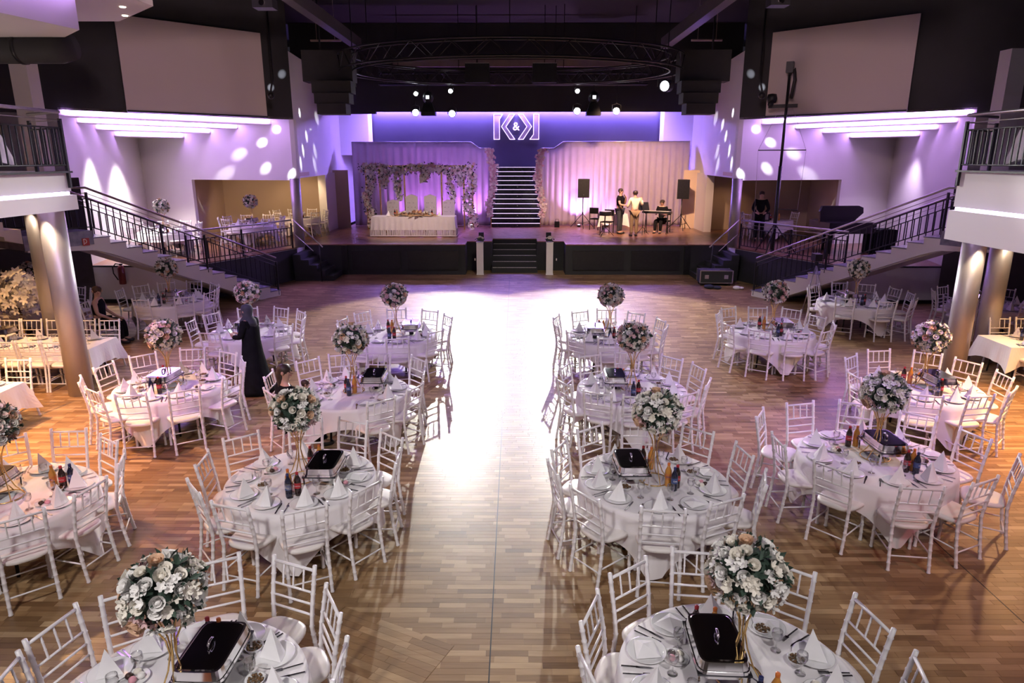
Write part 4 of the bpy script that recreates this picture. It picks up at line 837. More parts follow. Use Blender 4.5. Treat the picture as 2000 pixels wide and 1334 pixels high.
# ---------------- rectangular tables
def rect_table(cx, cy, lx, ly, ph, near, far, z0=0, drop=.34):
    t = thing('long_table', f'folding table under the cloth of {ph}', 'table', (cx, cy, z0), 0, 'rectangular banquet tables')
    MB().box(-lx / 2 + .02, lx / 2 - .02, -ly / 2 + .02, ly / 2 - .02, ZT - .035, ZT - .006).build('table_top', MATS['plywood'], t)
    for sx in (-1, 1):
        for sy in (-1, 1): MB().tube([(sx * (lx / 2 - .2), sy * (ly / 2 - .12), 0), (sx * (lx / 2 - .2), sy * (ly / 2 - .2), ZT - .03)], .016, 8).build('leg', M_BLACKM, t, True)
    # cloth with hanging sides and pointed corners
    nx = 40; per = []; hx, hy = lx / 2, ly / 2
    for i in range(40): per.append((-hx + lx * i / 40, -hy, 0, -1))
    for i in range(16): per.append((hx, -hy + ly * i / 16, 1, 0))
    for i in range(40): per.append((hx - lx * i / 40, hy, 0, 1))
    for i in range(16): per.append((-hx, hy - ly * i / 16, -1, 0))
    N = len(per); vs = [(x, y, ZT) for x, y, _, _ in per]
    for j in range(1, 6):
        tt = j / 5
        for i, (x, y, ax, ay) in enumerate(per):
            cn = min(math.hypot(abs(x) - hx, abs(y) - hy) / .22, 1); fl_ = .02 * tt * math.sin(i * .9) + .02 * tt
            ox, oy = (math.copysign(1, x), math.copysign(1, y)) if cn < 1 else (ax, ay); k = (.10 * (1 - cn)) * tt + fl_
            vs.append((x + ox * k, y + oy * k, ZT - .004 - (drop + .10 * (1 - cn)) * tt))
    fs = [tuple(range(N))] + [(k * N + i, (k + 1) * N + i, (k + 1) * N + (i + 1) % N, k * N + (i + 1) % N)[::-1][::-1] for k in range(5) for i in range(N)]
    tag(MB().add(vs, fs).build('tablecloth', M_CLOTH, None, False, (cx, cy, z0)), f'white cloth hanging over {ph}', 'tablecloth', 'long white tablecloths')
    rd = random.Random(ph); O = ('first', 'second', 'third', 'fourth', 'fifth')
    for i, x in enumerate(near):
        chair(x, cy - hy - .12, 0, f'white chair, {O[i]} from right, near side of {ph}', z0)
        setting(x, cy - hy, 0, z0 + ZT + .002, f'{O[i]} near place of {ph}', rd)
    for i, x in enumerate(far):
        chair(x, cy + hy + .12, PI, f'white chair, {O[i]} from right, far side of {ph}', z0)
        setting(x, cy + hy, PI, z0 + ZT + .002, f'{O[i]} far place of {ph}', rd)
rect_table(-8.85, 11.78, 2.9, .86, 'the long table by the left column', (-7.75, -8.17, -8.6, -9.05), (-7.72, -8.18, -8.72, -9.2, -9.62))
place(CHAF, (-9.35, 11.95, ZT + .002), 1.5, 'shiny chafing dish on the long table by the left column')
rect_table(-8.15, 9.15, 1.75, .86, 'the small table at the left edge', (), (-7.6,))
rect_table(9.55, 12.0, 1.75, .9, 'the cream table at the right edge', (9.05,), (9.3, 9.8))
place(BOT['water'], (9.2, 12.05, ZT + .002), 0, 'blue bottle on the cream table at the right edge', 'blue bottles'); place(BOT['orange'], (9.3, 12.0, ZT + .002), 0, 'orange soda bottle on the cream table at the right edge', 'orange soda bottles')
# white blossom arrangement at the left edge
t = thing('blossom_arrangement', 'large cream blossom arrangement at the left edge behind the long table', 'flower arrangement', (-9.8, 13.15, 0))
MB().lathe([(.25, 0), (.25, .03), (.03, .06), (.03, .9)], 20).build('stand', M_GOLD, t, True)
q = MB(); rd = random.Random(2)
for i in range(420):
    d = Vector((rd.gauss(0, .2), rd.gauss(0, .13), rd.gauss(0, .17))); d.z -= abs(d.x) * .3
    n_ = (d.normalized() + Vector((rd.uniform(-.6, .6), -.8 + rd.uniform(-.5, .5), rd.uniform(-.2, .6)))).normalized(); u_ = n_.orthogonal().normalized(); w_ = n_.cross(u_)
    for k in range(5):
        a = k * 2 * PI / 5 + i; e_ = u_ * math.cos(a) + w_ * math.sin(a); petal(q, d, e_, e_ * .8 + n_ * .5, .024, .05, .15)
tag(q.build('blossoms', M_PET[1], t, False, (0, 0, 1.36)), kind='stuff')
for i in range(7): MB().tube([(0, 0, .85), (rd.uniform(-.2, .2), rd.uniform(-.15, .15), 1.3), (rd.uniform(-.45, .45), rd.uniform(-.3, .3), 1.5)], .008, 5).build('branch', mat('bark', (.12, .07, .05), .8), t)
# balcony furniture
for s in (-1, 1):
    sd = SIDE[s]; X = s * (8.0 if s < 0 else 8.5); Y = 9.9 if s < 0 else 11.0
    rect_table(X, Y, .9, .9, f'the table on the {sd} balcony', (), (), 3.64, .45)
    chair(X - .05, Y - .62, 0, f'white chair on the near side of the {sd} balcony table', 3.64); chair(X + .75 * s, Y, -s * -PI / 2, f'white chair on the outer side of the {sd} balcony table', 3.64)
# ================================================================== people
def skin_obj(name, joints, edges, m, parent, sub=2, root=0):
    """joints: {key: (x, y, z, r)}; a skinned, subdivided body"""
    ks = list(joints); ix = {k: i for i, k in enumerate(ks)}
    me = bpy.data.meshes.new(name); me.from_pydata([joints[k][:3] for k in ks], [(ix[a], ix[b]) for a, b in edges], []); me.materials.append(m)
    o = obj(name, me, parent)
    o.modifiers.new('skin', 'SKIN'); md = o.modifiers['skin']; md.use_smooth_shade = True
    if not me.skin_vertices: return o
    for i, k in enumerate(ks):
        r = joints[k][3]; me.skin_vertices[0].data[i].radius = (r, r) if not isinstance(r, tuple) else r; me.skin_vertices[0].data[i].use_root = (i == root)
    sb = o.modifiers.new('smooth', 'SUBSURF'); sb.levels = sub; sb.render_levels = sub
    return o
STAND = dict(pel=(0, 0, .96, .13), spi=(0, .0, 1.14, .12), che=(0, -.005, 1.33, .145), nek=(0, -.005, 1.49, .055), hd0=(0, .01, 1.56, .07), hd1=(0, .02, 1.64, .088), hd2=(0, .015, 1.71, .07),
             shl=(-.17, 0, 1.42, .062), ell=(-.23, -.01, 1.15, .044), wrl=(-.24, .08, .92, .031), pal=(-.24, .11, .85, .034), shr=(.17, 0, 1.42, .062), elr=(.23, -.01, 1.15, .044), wrr=(.24, .08, .92, .031), par=(.24, .11, .85, .034),
             hil=(-.09, 0, .90, .09), knl=(-.10, .02, .50, .06), anl=(-.10, 0, .09, .042), tol=(-.115, .15, .035, .036), hir=(.09, 0, .90, .09), knr=(.10, .02, .50, .06), anr=(.10, 0, .09, .042), tor=(.115, .15, .035, .036))
EDG = [('pel', 'spi'), ('spi', 'che'), ('che', 'nek'), ('nek', 'hd0'), ('hd0', 'hd1'), ('hd1', 'hd2'), ('che', 'shl'), ('shl', 'ell'), ('ell', 'wrl'), ('wrl', 'pal'), ('che', 'shr'), ('shr', 'elr'), ('elr', 'wrr'), ('wrr', 'par'),
       ('pel', 'hil'), ('hil', 'knl'), ('knl', 'anl'), ('anl', 'tol'), ('pel', 'hir'), ('hir', 'knr'), ('knr', 'anr'), ('anr', 'tor')]
SIT = dict(hil=(-.09, .03, .50, .09), hir=(.09, .03, .50, .09), pel=(0, 0, .54, .135), spi=(0, -.01, .72, .12), che=(0, -.005, .92, .145), nek=(0, .0, 1.08, .055), hd0=(0, .015, 1.15, .07), hd1=(0, .03, 1.23, .088), hd2=(0, .025, 1.30, .07),
           shl=(-.17, 0, 1.01, .06), ell=(-.23, .02, .74, .043), wrl=(-.16, .24, .64, .03), pal=(-.13, .31, .62, .033), shr=(.17, 0, 1.01, .06), elr=(.23, .02, .74, .043), wrr=(.16, .24, .64, .03), par=(.13, .31, .62, .033),
           knl=(-.11, .44, .50, .065), anl=(-.11, .46, .09, .042), tol=(-.12, .60, .035, .036), knr=(.11, .44, .50, .065), anr=(.11, .46, .09, .042), tor=(.12, .60, .035, .036))
def person(label, loc, rz, h=1.70, pose=None, base=STAND, top=None, bottom=None, sleeve='elbow', hair=M_HAIR, hairlen=0, shoes=M_BLACKM, skirt=None, scarf=None, skin=M_SKIN, turn=0.0):
    J = dict(base)
    for k, v in (pose or {}).items(): J[k] = (*v, J[k][3]) if len(v) == 3 else v
    E_ = list(EDG); 
    for sd, sg in (('l', -1), ('r', 1)):            # fingers
        w = Vector(J['wr' + sd][:3]); p = Vector(J['pa' + sd][:3]); d = (p - w).normalized(); sidev = d.cross(Vector((0, 0, 1)))
        sidev = sidev.normalized() if sidev.length > .1 else Vector((1, 0, 0)); cu = sidev.cross(d)
        for i, (off, ln) in enumerate(((-.026, .062), (-.009, .075), (.009, .070), (.026, .055))):
            a = p + sidev * off + d * .02; b = a + d * ln * .6; c = b + d * ln * .4 - cu * .015
            for q, v in enumerate((a, b, c)): J[f'f{sd}{i}{q}'] = (*v, (.012, .0095, .008)[q])
            E_ += [('pa' + sd, f'f{sd}{i}0'), (f'f{sd}{i}0', f'f{sd}{i}1'), (f'f{sd}{i}1', f'f{sd}{i}2')]
        a = p + sidev * (.03 * -sg) - d * .01; b = a + sidev * (.025 * -sg) + d * .03
        J['t' + sd + '0'] = (*a, .013); J['t' + sd + '1'] = (*b, .010); E_ += [('pa' + sd, 't' + sd + '0'), ('t' + sd + '0', 't' + sd + '1')]
    k = h / 1.75 if base is STAND else h / 1.75
    t = thing('person', label, 'person', loc, rz); t.scale = (k, k, k)
    skin_obj('body', J, E_, skin, t, 2, list(J).index('pel'))
    g = lambda k, e=.014: (*J[k][:3], J[k][3] + e)
    if top:
        Q = {k: g(k, .02) for k in ('pel', 'spi', 'che', 'shl', 'shr')}; Q['nek'] = (*Vector(J['che'][:3]).lerp(Vector(J['nek'][:3]), .62), .07)
        ee = [('pel', 'spi'), ('spi', 'che'), ('che', 'nek'), ('che', 'shl'), ('che', 'shr')]
        if sleeve:
            for sd in 'lr':
                if sleeve == 'short': Q['el' + sd] = (*Vector(J['sh' + sd][:3]).lerp(Vector(J['el' + sd][:3]), .6), .062); ee.append(('sh' + sd, 'el' + sd))
                else:
                    Q['el' + sd] = g('el' + sd); ee.append(('sh' + sd, 'el' + sd))
                    if sleeve == 'wrist': Q['wr' + sd] = g('wr' + sd, .016); ee.append(('el' + sd, 'wr' + sd))
        skin_obj('shirt', Q, ee, top, t, 2)
    if bottom:
        Q = {k: g(k, .017) for k in ('pel', 'hil', 'hir', 'knl', 'knr')}; 
        for sd in 'lr': Q['an' + sd] = (*J['an' + sd][:3], .062)
        skin_obj('trousers', Q, [('pel', 'hil'), ('pel', 'hir'), ('hil', 'knl'), ('hir', 'knr'), ('knl', 'anl'), ('knr', 'anr')], bottom, t, 2)
    for sd in 'lr':
        a, b = Vector(J['an' + sd][:3]), Vector(J['to' + sd][:3]); a.z = .045; MB().tube([a - (b - a) * .35, a, a.lerp(b, .6), b + Vector((0, 0, .005)), b + (b - a) * .2], [.03, .048, .046, .042, .02], 10).build('shoe', shoes, t, True)
    hd = Vector(J['hd1'][:3]); ct, st_ = math.cos(turn), math.sin(turn)
    def hp(x, y, z): return (hd.x + ct * x - st_ * y, hd.y + st_ * x + ct * y, hd.z + z)
    if scarf:
        MB().lathe([(.17, -.30), (.15, -.18), (.088, -.10), (.105, -.02), (.112, .05), (.09, .11), (.03, .135)], 18, hp(0, -.02, 0)).build('headscarf', scarf, t, True)
    elif hair:
        q = MB(); q.lathe([(.085, -.03), (.098, .02), (.098, .06), (.075, .10), (.02, .118)], 14, hp(0, -.024, 0))
        if hairlen: q.tube([hp(0, -.03, .06), hp(0, -.062, -.06), hp(0, -.07, -hairlen)], [.08, .09, .05], 12)
        q.build('hair', hair, t, True)
    for sx in (-1, 1): MB().ball(hp(sx * .032, .077, .012), .011, 8, 5).build('eye', M_HAIR, t, True); MB().ball(hp(sx * .09, -.005, 0), .022, 8, 5, 1.4).build('ear', skin, t, True)
    MB().add([hp(0, .079, .02), hp(-.015, .079, -.025), hp(.015, .079, -.025), hp(0, .105, -.02)], [(0, 1, 3), (0, 3, 2), (1, 2, 3), (0, 2, 1)]).build('nose', skin, t, True)
    MB().ball(hp(0, .075, -.05), .02, 8, 5, .35).build('mouth', mat('lips', (.35, .12, .11), .5), t, True)
    if skirt:
        MB().add(*skirt).build('long_dress', M_BLKCLOTH, t, True)
    return t
def revolve(prof, seg=28, wob=0.0):
    vs = []; n = len(prof)
    for i, (r, y0, z) in enumerate(prof):
        for k in range(seg):
            a = 2 * PI * k / seg; rr = r * (1 + wob * (1 - i / n) * math.sin(k * 5 * 2 * PI / seg)); vs.append((rr * math.cos(a), y0 + rr * .85 * math.sin(a), z))
    fs = [(i * seg + k, i * seg + (k + 1) % seg, (i + 1) * seg + (k + 1) % seg, (i + 1) * seg + k) for i in range(n - 1) for k in range(seg)] + [tuple(range(seg))[::-1], tuple(range((n - 1) * seg, n * seg))]
    return vs, fs
M_SHIRTW = mat('cream_shirt', (.80, .72, .60), .8, var=.05); M_KHAKI = mat('khaki_trousers', (.30, .22, .14), .8, var=.06); M_JEANS = mat('dark_jeans', (.035, .042, .06), .8, var=.15)
# standing woman in black robe and scarf, looking at her phone
p = person('standing woman in long black robe and slate headscarf holding a phone', (-4.44, 11.05, 0), math.radians(75), 1.52,
           dict(ell=(-.24, .05, 1.16), wrl=(-.12, .30, 1.12), pal=(-.07, .36, 1.15), elr=(.24, .05, 1.16), wrr=(.12, .30, 1.12), par=(.07, .36, 1.15), hd1=(0, .045, 1.63), hd2=(0, .04, 1.70)),
           top=M_BLKCLOTH, sleeve='wrist', scarf=M_HIJAB, skirt=revolve([(.34, -.06, .015), (.33, -.05, .10), (.27, -.02, .45), (.22, 0, .80), (.19, 0, 1.05), (.19, 0, 1.30), (.10, 0, 1.46)], 28, .06))
ph = thing('phone', 'lit smartphone in the standing woman\'s hands', 'phone', (-4.80, 11.14, 1.02), math.radians(75))
MB().box(-.035, .035, -.004, .004, -.07, .07).build('case', M_BLACKM, ph); MB().box(-.031, .031, -.006, -.0045, -.064, .064).build('display', mat('phone_display', (.6, .8, .7), .3, emit=(.6, .85, .75), es=1.2), ph); ph.rotation_euler = (math.radians(-35), 0, math.radians(75))
# seated woman at the left, facing the stair table
cwx, cwy = -8.95, 14.25
chair(cwx, cwy, -PI / 2 + .12, 'white chair under the seated woman beside the left stair table')
person('seated woman in sleeveless black dress looking towards the camera beside the left stair table', (cwx + .03, cwy, 0), -PI / 2 + .12, 1.62, dict(hd1=(.02, .03, 1.23), ell=(-.21, .05, .76), wrl=(-.12, .32, .60), pal=(-.09, .40, .58), elr=(.24, .06, .74), wrr=(.14, .34, .58), par=(.11, .42, .57)), base=SIT, top=M_BLKCLOTH, bottom=M_BLKCLOTH, sleeve=None, hair=M_HAIRB, hairlen=.10, shoes=M_BLACKM, turn=-1.0)
# seated woman with child at the third table left of the aisle
th = math.radians(-141); wx, wy = -2.3 + .98 * math.cos(th), 9.19 + .98 * math.sin(th)
person('seated woman with long dark hair in black at the third table left of the aisle', (wx, wy, 0), math.radians(-141 + 90), 1.62, dict(ell=(-.22, .10, .74), wrl=(-.10, .30, .66), pal=(-.03, .36, .66), elr=(.22, .10, .74), wrr=(.10, .30, .64), par=(.04, .37, .63)), base=SIT, top=M_BLKCLOTH, bottom=M_BLKCLOTH, sleeve='wrist', hair=M_HAIR, hairlen=.26, shoes=M_BLACKM, turn=-.8)
person('small child with brown hair on the lap of the long haired woman', (wx + .26 * math.cos(math.radians(25)), wy + .26 * math.sin(math.radians(25)), .27), math.radians(-141 + 60), .95, dict(), base=SIT, top=M_BLKCLOTH, bottom=M_JEANS, sleeve='wrist', hair=M_HAIRB)
# musicians
person('man in cream shirt and khaki trousers seen from behind on the stage', (4.42, 25.8, ZP), math.radians(8), 1.68, dict(ell=(-.27, .06, 1.14), wrl=(-.20, .26, 1.12), pal=(-.17, .32, 1.14), elr=(.30, .02, 1.20), wrr=(.34, .18, 1.36), par=(.33, .22, 1.42)), top=M_SHIRTW, bottom=M_KHAKI, sleeve='wrist')
person('man in black polo shirt and jeans singing into a microphone', (4.0, 26.65, ZP), math.radians(-120), 1.72, dict(ell=(-.25, .10, 1.14), wrl=(-.10, .20, 1.40), pal=(-.05, .17, 1.47), elr=(.24, .08, 1.16), wrr=(.20, .28, 1.12), par=(.18, .34, 1.12)), top=M_BLKCLOTH, bottom=M_JEANS, sleeve='short')
mc = thing('microphone', 'black handheld microphone of the singing man', 'microphone', (4.16, 26.60, ZP + 1.44)); MB().tube([(0, 0, -.12), (0, 0, .0)], [.012, .016], 8).build('handle', M_BLACKM, mc, True); MB().ball((0, 0, .02), .026, 10, 6).build('grille', M_STEEL, mc, True)
person('seated man in black playing the keyboard on the stage', (5.75, 27.25, ZP - .02), math.radians(150), 1.70, dict(wrl=(-.14, .32, .76), pal=(-.12, .40, .77), wrr=(.14, .32, .76), par=(.12, .40, .77), hd1=(0, .06, 1.21), hd2=(0, .07, 1.28)), base=SIT, top=M_BLKCLOTH, bottom=M_BLKCLOTH, sleeve='short')
person('man in black standing in the dim right alcove behind the railing', (8.58, 24.35, ZP), math.radians(165), 1.72, dict(ell=(-.27, .08, 1.14), wrl=(-.16, .26, 1.02), pal=(-.12, .32, 1.0), elr=(.27, .08, 1.14), wrr=(.16, .26, 1.02), par=(.12, .32, 1.0)), top=M_BLKCLOTH, bottom=M_BLKCLOTH, sleeve='wrist')
# ================================================================== stage furniture
# head table
t = thing('head_table', 'bridal table under the fringed white cloth on the stage', 'table', (-3.8, 25.9, ZP)); MB().box(-1.5, 1.5, -.36, .36, .70, .73).build('table_top', MATS['plywood'], t)
for sx in (-1, 1):
    for sy in (-1, 1): MB().tube([(sx * 1.35, sy * .28, 0), (sx * 1.35, sy * .28, .7)], .02, 8).build('leg', M_BLACKM, t, True)
t = thing('fringed_tablecloth', 'white cloth with long fringe hanging over the bridal table', 'tablecloth', (-3.8, 25.9, ZP))
vs, fs = [], []; per = [(-1.54 + 3.08 * i / 120, -.40) for i in range(121)] + [(1.54, -.40 + .8 * i / 24) for i in range(1, 25)] + [(1.54 - 3.08 * i / 60, .40) for i in range(1, 61)] + [(-1.54, .40 - .8 * i / 24) for i in range(1, 24)]
N = len(per); vs = [(x, y, .745) for x, y in per]
for j, zz in enumerate((.72, .55, .38, .26)): vs += [(x * (1 + .010 * j), y * (1 + .03 * j) + .008 * math.sin(i * .8) * j, zz) for i, (x, y) in enumerate(per)]
MB().add(vs, [tuple(range(N))] + [(k * N + i, (k + 1) * N + i, (k + 1) * N + (i + 1) % N, k * N + (i + 1) % N) for k in range(4) for i in range(N)]).build('cloth', M_CLOTH, t)
q = MB(); rd = random.Random(4)
for x, y in per[:145]:
    for u in range(2):
        xx = x * 1.03 + rd.uniform(-.012, .012); yy = y * 1.09 + rd.uniform(-.006, .006); q.bar((xx, yy, .27), (xx + rd.uniform(-.01, .01), yy - .01, .03), .010, .006)
tag(q.build('fringe', M_CLOTH, t), kind='stuff')
MB().tube([(x * 1.035, y * 1.10, .045) for x, y in per[:145]], .022, 6).build('hem', M_CLOTH, t)
# flower runner
t = thing('flower_runner', 'low runner of peach and white flowers on the bridal table', 'flower arrangement', (-3.75, 25.7, ZP + .75))
rd = random.Random(9); tag(leaf_cloud(140, .2, 6, .09, 1.5, .35).build('foliage', mat('pampas', (.55, .36, .20), .8, var=.3), t, False, (0, 0, .04)), kind='stuff'); t.children[0].scale = (3.1, .9, .6)
for i in range(46):
    u = rd.uniform(-1, 1); o = obj('rose', rd.choice([ROSES[7], ROSES[0], ROSES[1], ROSES[7]]), t, (u * .6, rd.uniform(-.12, .12), .06 + .12 * (1 - u * u) * rd.random())); o.rotation_euler = (rd.uniform(.2, 1.2), rd.uniform(-.6, .6), rd.uniform(0, 6)); k = rd.uniform(1.1, 1.6); o.scale = (k, k, k)
for x, n in ((-4.75, 'left'), (-2.85, 'right')): tag(obj('napkin', ME['napkin'], None, (x, 25.75, ZP + .748)), f'white napkin standing at the {n} end of the bridal table', 'napkin', 'folded white napkins')
for k, x, n in (('cola', -3.12, 'right'), ('cola', -4.5, 'left'), ('orange', -4.42, 'left')): place(BOT[k], (x, 25.75, ZP + .748), 0, f"{'dark' if k == 'cola' else 'orange'} bottle on the {n} part of the bridal table", 'bottles on the bridal table')
# tufted thrones
for i, (x, h) in enumerate(((-4.86, 1.22), (-4.12, 1.42), (-3.38, 1.42), (-2.66, 1.22))):
    t = thing('tufted_chair', ('white tufted chair', 'tall white throne', 'tall white throne', 'white tufted chair')[i] + (' at the left end behind the bridal table', ', left of two, behind the bridal table', ', right of two, behind the bridal table', ' at the right end behind the bridal table')[i], 'chair', (x, 27.2, ZP), PI, 'tufted bridal chairs')
    M_TUFT = mat('white_leather', (.60, .56, .56), .45, var=.04)
    pts = [(-.24, .1), (.24, .1), (.24, h - .05), (.12, h), (0, h + .04), (-.12, h), (-.24, h - .05)]; n = len(pts)
    MB().add([(a, -.26, z) for a, z in pts] + [(a, -.34, z) for a, z in pts], [tuple(range(n)), tuple(range(n, 2 * n))[::-1]] + [(k, (k + 1) % n, n + (k + 1) % n, n + k)[::-1] for k in range(n)]).build('backrest', M_TUFT, t)
    MB().box(-.26, .26, -.26, .28, .30, .48).build('seat', M_TUFT, t)
    for sx in (-1, 1):
        MB().box(sx * .27 - .04, sx * .27 + .04, -.26, .24, .46, .64).build('armrest', M_TUFT, t)
        for y in (-.24, .24): MB().lathe([(.02, 0), (.03, .3)], 10).build('leg', M_GOLD, t, True, (sx * .22, y, 0))
    bt = MB().ball((0, 0, 0), .016, 8, 5).mesh('button', M_CHROME, True)
    for r in range(4):
        for c in range(3): obj('button', bt, t, (-.14 + .14 * c + (.07 if r % 2 else 0) * (1 if c < 2 else 0), -.255, .62 + r * .17))
# flower arch
t = thing('flower_arch', 'wide gold arch covered in white and pink flowers behind the bridal table', 'flower arch', (0, 28.3, ZP))
def P_(x): return x
for x in (-6.05, -5.5, -4.5, -3.0, -2.1, -1.75): MB().box(x - .03, x + .03, -.03, .03, 0, 2.5).build('post', M_GOLD, t)
MB().box(-6.1, -1.7, -.03, .03, 2.5, 2.56).build('top_bar', M_GOLD, t)
q = MB(); ql = MB(); rd = random.Random(12); path = []
for x in np.linspace(-6.15, -1.8, 60): path.append((x, 2.42 + .06 * math.sin(x * 3), .24))
for x0, z0, w in ((-5.95, .1, .2), (-1.85, .1, .22)): path += [(x0 + .12 * math.sin(z * 4), z, w) for z in np.linspace(z0, 2.3, 34)]
for x0, zb, w in ((-4.75, 1.25, .26), (-2.6, 1.15, .24), (-3.7, 1.95, .26), (-5.3, 1.75, .3), (-2.2, 1.8, .26)): path += [(x0 + .05 * math.sin(z * 6), z, w * (.45 + .55 * (z - zb) / (2.4 - zb))) for z in np.linspace(zb, 2.35, 16)]
qs = [MB() for _ in range(3)]
for x, z, w in path:
    for i in range(5):
        o = Vector((x + rd.uniform(-w, w) * .8, rd.uniform(-.14, .06), z + rd.uniform(-w, w) * .6)); qq = qs[rd.choice((0, 0, 1, 2))]; r = rd.uniform(.035, .06)
        for k in range(5): a = k * 1.2566 + i; petal(qq, o, (math.cos(a), -.4, math.sin(a)), (math.cos(a) * .7, -.7, math.sin(a) * .7), r * .5, r, .3)
    for i in range(5):
        o = Vector((x + rd.uniform(-w, w), rd.uniform(-.16, .1), z + rd.uniform(-w, w) * .8)); u = Vector((rd.uniform(-1, 1), rd.uniform(-.6, .2), rd.uniform(-1, 1))).normalized(); sd = u.cross(Vector((0, 1, .2))).normalized(); l = rd.uniform(.06, .12); ql.add([o, o + u * l * .5 + sd * l * .25, o + u * l, o + u * l * .5 - sd * l * .25], [(0, 1, 2, 3)])
for k, m in enumerate((M_PET[1], M_PET[3], M_PET[0])): tag(qs[k].build('blossoms', m, t), kind='stuff')
tag(ql.build('foliage', M_LEAF, t), kind='stuff')
# flower garlands beside the show staircase
for s in (-1, 1):
    t = thing('flower_garland', f'tall flower garland on the {SIDE[s]} of the glowing staircase', 'flower arrangement', (0, 29.15, ZP)); q = [MB(), MB()]; ql = MB(); rd = random.Random(30 + s)
    for i in range(420):
        z = rd.uniform(.45, 3.2); o = Vector((s * (1.02 + .10 * math.sin(z * 2.2)) + rd.gauss(0, .075), rd.uniform(-.1, .1), z)); r = rd.uniform(.03, .05); qq = q[0 if rd.random() < (.75 if z < 1.6 else .45) else 1]
        for k in range(5): a = k * 1.2566 + i; petal(qq, o, (math.cos(a), -.4, math.sin(a)), (math.cos(a) * .7, -.7, math.sin(a) * .7), r * .5, r, .3)
    tag(q[0].build('blossoms', M_PET[0], t), kind='stuff'); tag(q[1].build('blossoms', M_PET[3], t), kind='stuff'); MB().tube([(s * 1.04, .1, 0), (s * 1.08, .1, 3.2)], .02, 6).build('support', M_GOLD, t)
# pedestals with flowers
for s, x in ((-1, -1.22), (1, 1.16)):
    t = thing('pedestal', f'tall white pedestal {"left" if s < 0 else "right"} of the stage steps', 'pedestal', (x, 23.36, 0)); MB().box(-.115, .115, -.115, .115, .03, 1.10).build('shaft', M_CHINA, t); MB().box(-.125, .125, -.125, .125, 0, .03).build('plinth', M_CHINA, t); MB().box(-.125, .125, -.125, .125, 1.10, 1.12).build('cap', M_CHINA, t)
    f = thing('pedestal_flowers', f'small white bouquet on the {"left" if s < 0 else "right"} pedestal', 'flower arrangement', (x, 23.34, 1.12)); rd = random.Random(s + 5)
    tag(leaf_cloud(60, .12, 4, .05, 1.3, .6).build('foliage', M_LEAF, f, False, (0, 0, .07)), kind='stuff')
    for i in range(14): a = rd.uniform(0, 6.28); r = rd.uniform(0, .13); o = obj('rose', ROSES[rd.choice((0, 1))], f, (r * math.cos(a), r * math.sin(a) - .02, .10 + .06 * (1 - r / .13))); o.rotation_euler = (rd.uniform(-.3, .8), rd.uniform(-.6, .6), a); o.scale = (.9, .9, .9)
    tag(MB().box(-.09, .09, -.06, .06, 0, .30).build('foldback_speaker', M_BLACKM, None, False, (x, 24.32, ZP)), f'small black box speaker on the stage edge behind the {"left" if s < 0 else "right"} pedestal', 'speaker')
# loudspeakers on tripods
for x, y, lab in ((2.8, 29.0, 'beside the glowing staircase'), (6.72, 28.2, 'at the right end of the stage')):
    t = thing('speaker_stand', f'black tripod speaker stand {lab}', 'stand', (x, y, ZP)); MB().tube([(0, 0, .12), (0, 0, 1.25)], .02, 10).build('pole', M_BLACKM, t, True); MB().lathe([(.035, .55), (.035, .65)], 10).build('collar', M_BLACKM, t)
    for k in range(3):
        a = 2 * PI * k / 3 + .5; MB().tube([(0, 0, .60), (.55 * math.cos(a), .55 * math.sin(a), .02)], .014, 8).build('leg', M_BLACKM, t, True); MB().tube([(0, 0, .2), (.33 * math.cos(a), .33 * math.sin(a), .26)], .009, 6).build('brace', M_BLACKM, t, True)
    p = thing('loudspeaker', f'black loudspeaker box on the tripod {lab}', 'speaker', (x, y, ZP + 1.25)); MB().prism([(-.24, -.17), (.24, -.17), (.17, .18), (-.17, .18)], 0, .76).build('cabinet', mat('black_plastic', (.02, .02, .022), .5), p); MB().box(-.22, .22, -.185, -.17, .03, .73).build('grille', M_BLACKM, p); MB().tube([(0, -.19, .12), (0, -.195, .12)], .012, 8).build('badge', M_CHROME, p)
# keyboard, stand, stools, small table
t = thing('keyboard', 'black stage keyboard in front of the seated musician', 'keyboard', (5.45, 26.75, ZP + .78), math.radians(-25)); MB().box(-.55, .55, -.14, .14, 0, .08).build('case', M_BLACKM, t); MB().box(-.50, .50, -.02, .12, .08, .09).build('white_keys', M_CHINA, t)
t = thing('keyboard_stand', 'black stand carrying the stage keyboard', 'stand', (5.45, 26.75, ZP), math.radians(-25))
for sx in (-1, 1):
    MB().tube([(sx * .42, -.12, 0), (sx * .42, .0, .76)], .014, 8).build('leg', M_BLACKM, t, True); MB().tube([(sx * .42, .16, 0), (sx * .42, .0, .76)], .014, 8).build('leg', M_BLACKM, t, True)
    MB().bar((sx * .42, -.12, .765), (sx * .42, .12, .765), .03, .02).build('arm', M_BLACKM, t)
def dark_chair(x, y, rz, lab):
    t = thing('black_chair', lab, 'chair', (x, y, ZP), rz); MB().box(-.2, .2, -.2, .2, .42, .46).build('seat', M_BLKCLOTH, t)
    for sx in (-1, 1):
        MB().bar((sx * .19, -.2, 0), (sx * .19, -.23, .9), .025).build('leg', M_BLACKM, t); MB().bar((sx * .19, .19, 0), (sx * .19, .19, .42), .025).build('leg', M_BLACKM, t)
    MB().box(-.2, .2, -.245, -.215, .66, .9).build('backrest', M_BLKCLOTH, t)
dark_chair(5.85, 27.28, math.radians(150), 'black chair of the keyboard player'); dark_chair(3.3, 28.3, -.6, 'empty black chair by the cloth covered stage table'); dark_chair(3.55, 26.9, 2.6, 'low black seat left of the singing man')
rect_table(3.95, 28.2, 1.1, .6, 'the small cloth covered stage table', (), (), ZP, .42)
t = thing('percussion_stand', 'black hand drum on a folding stand at the front of the band', 'drum', (3.35, 25.9, ZP))
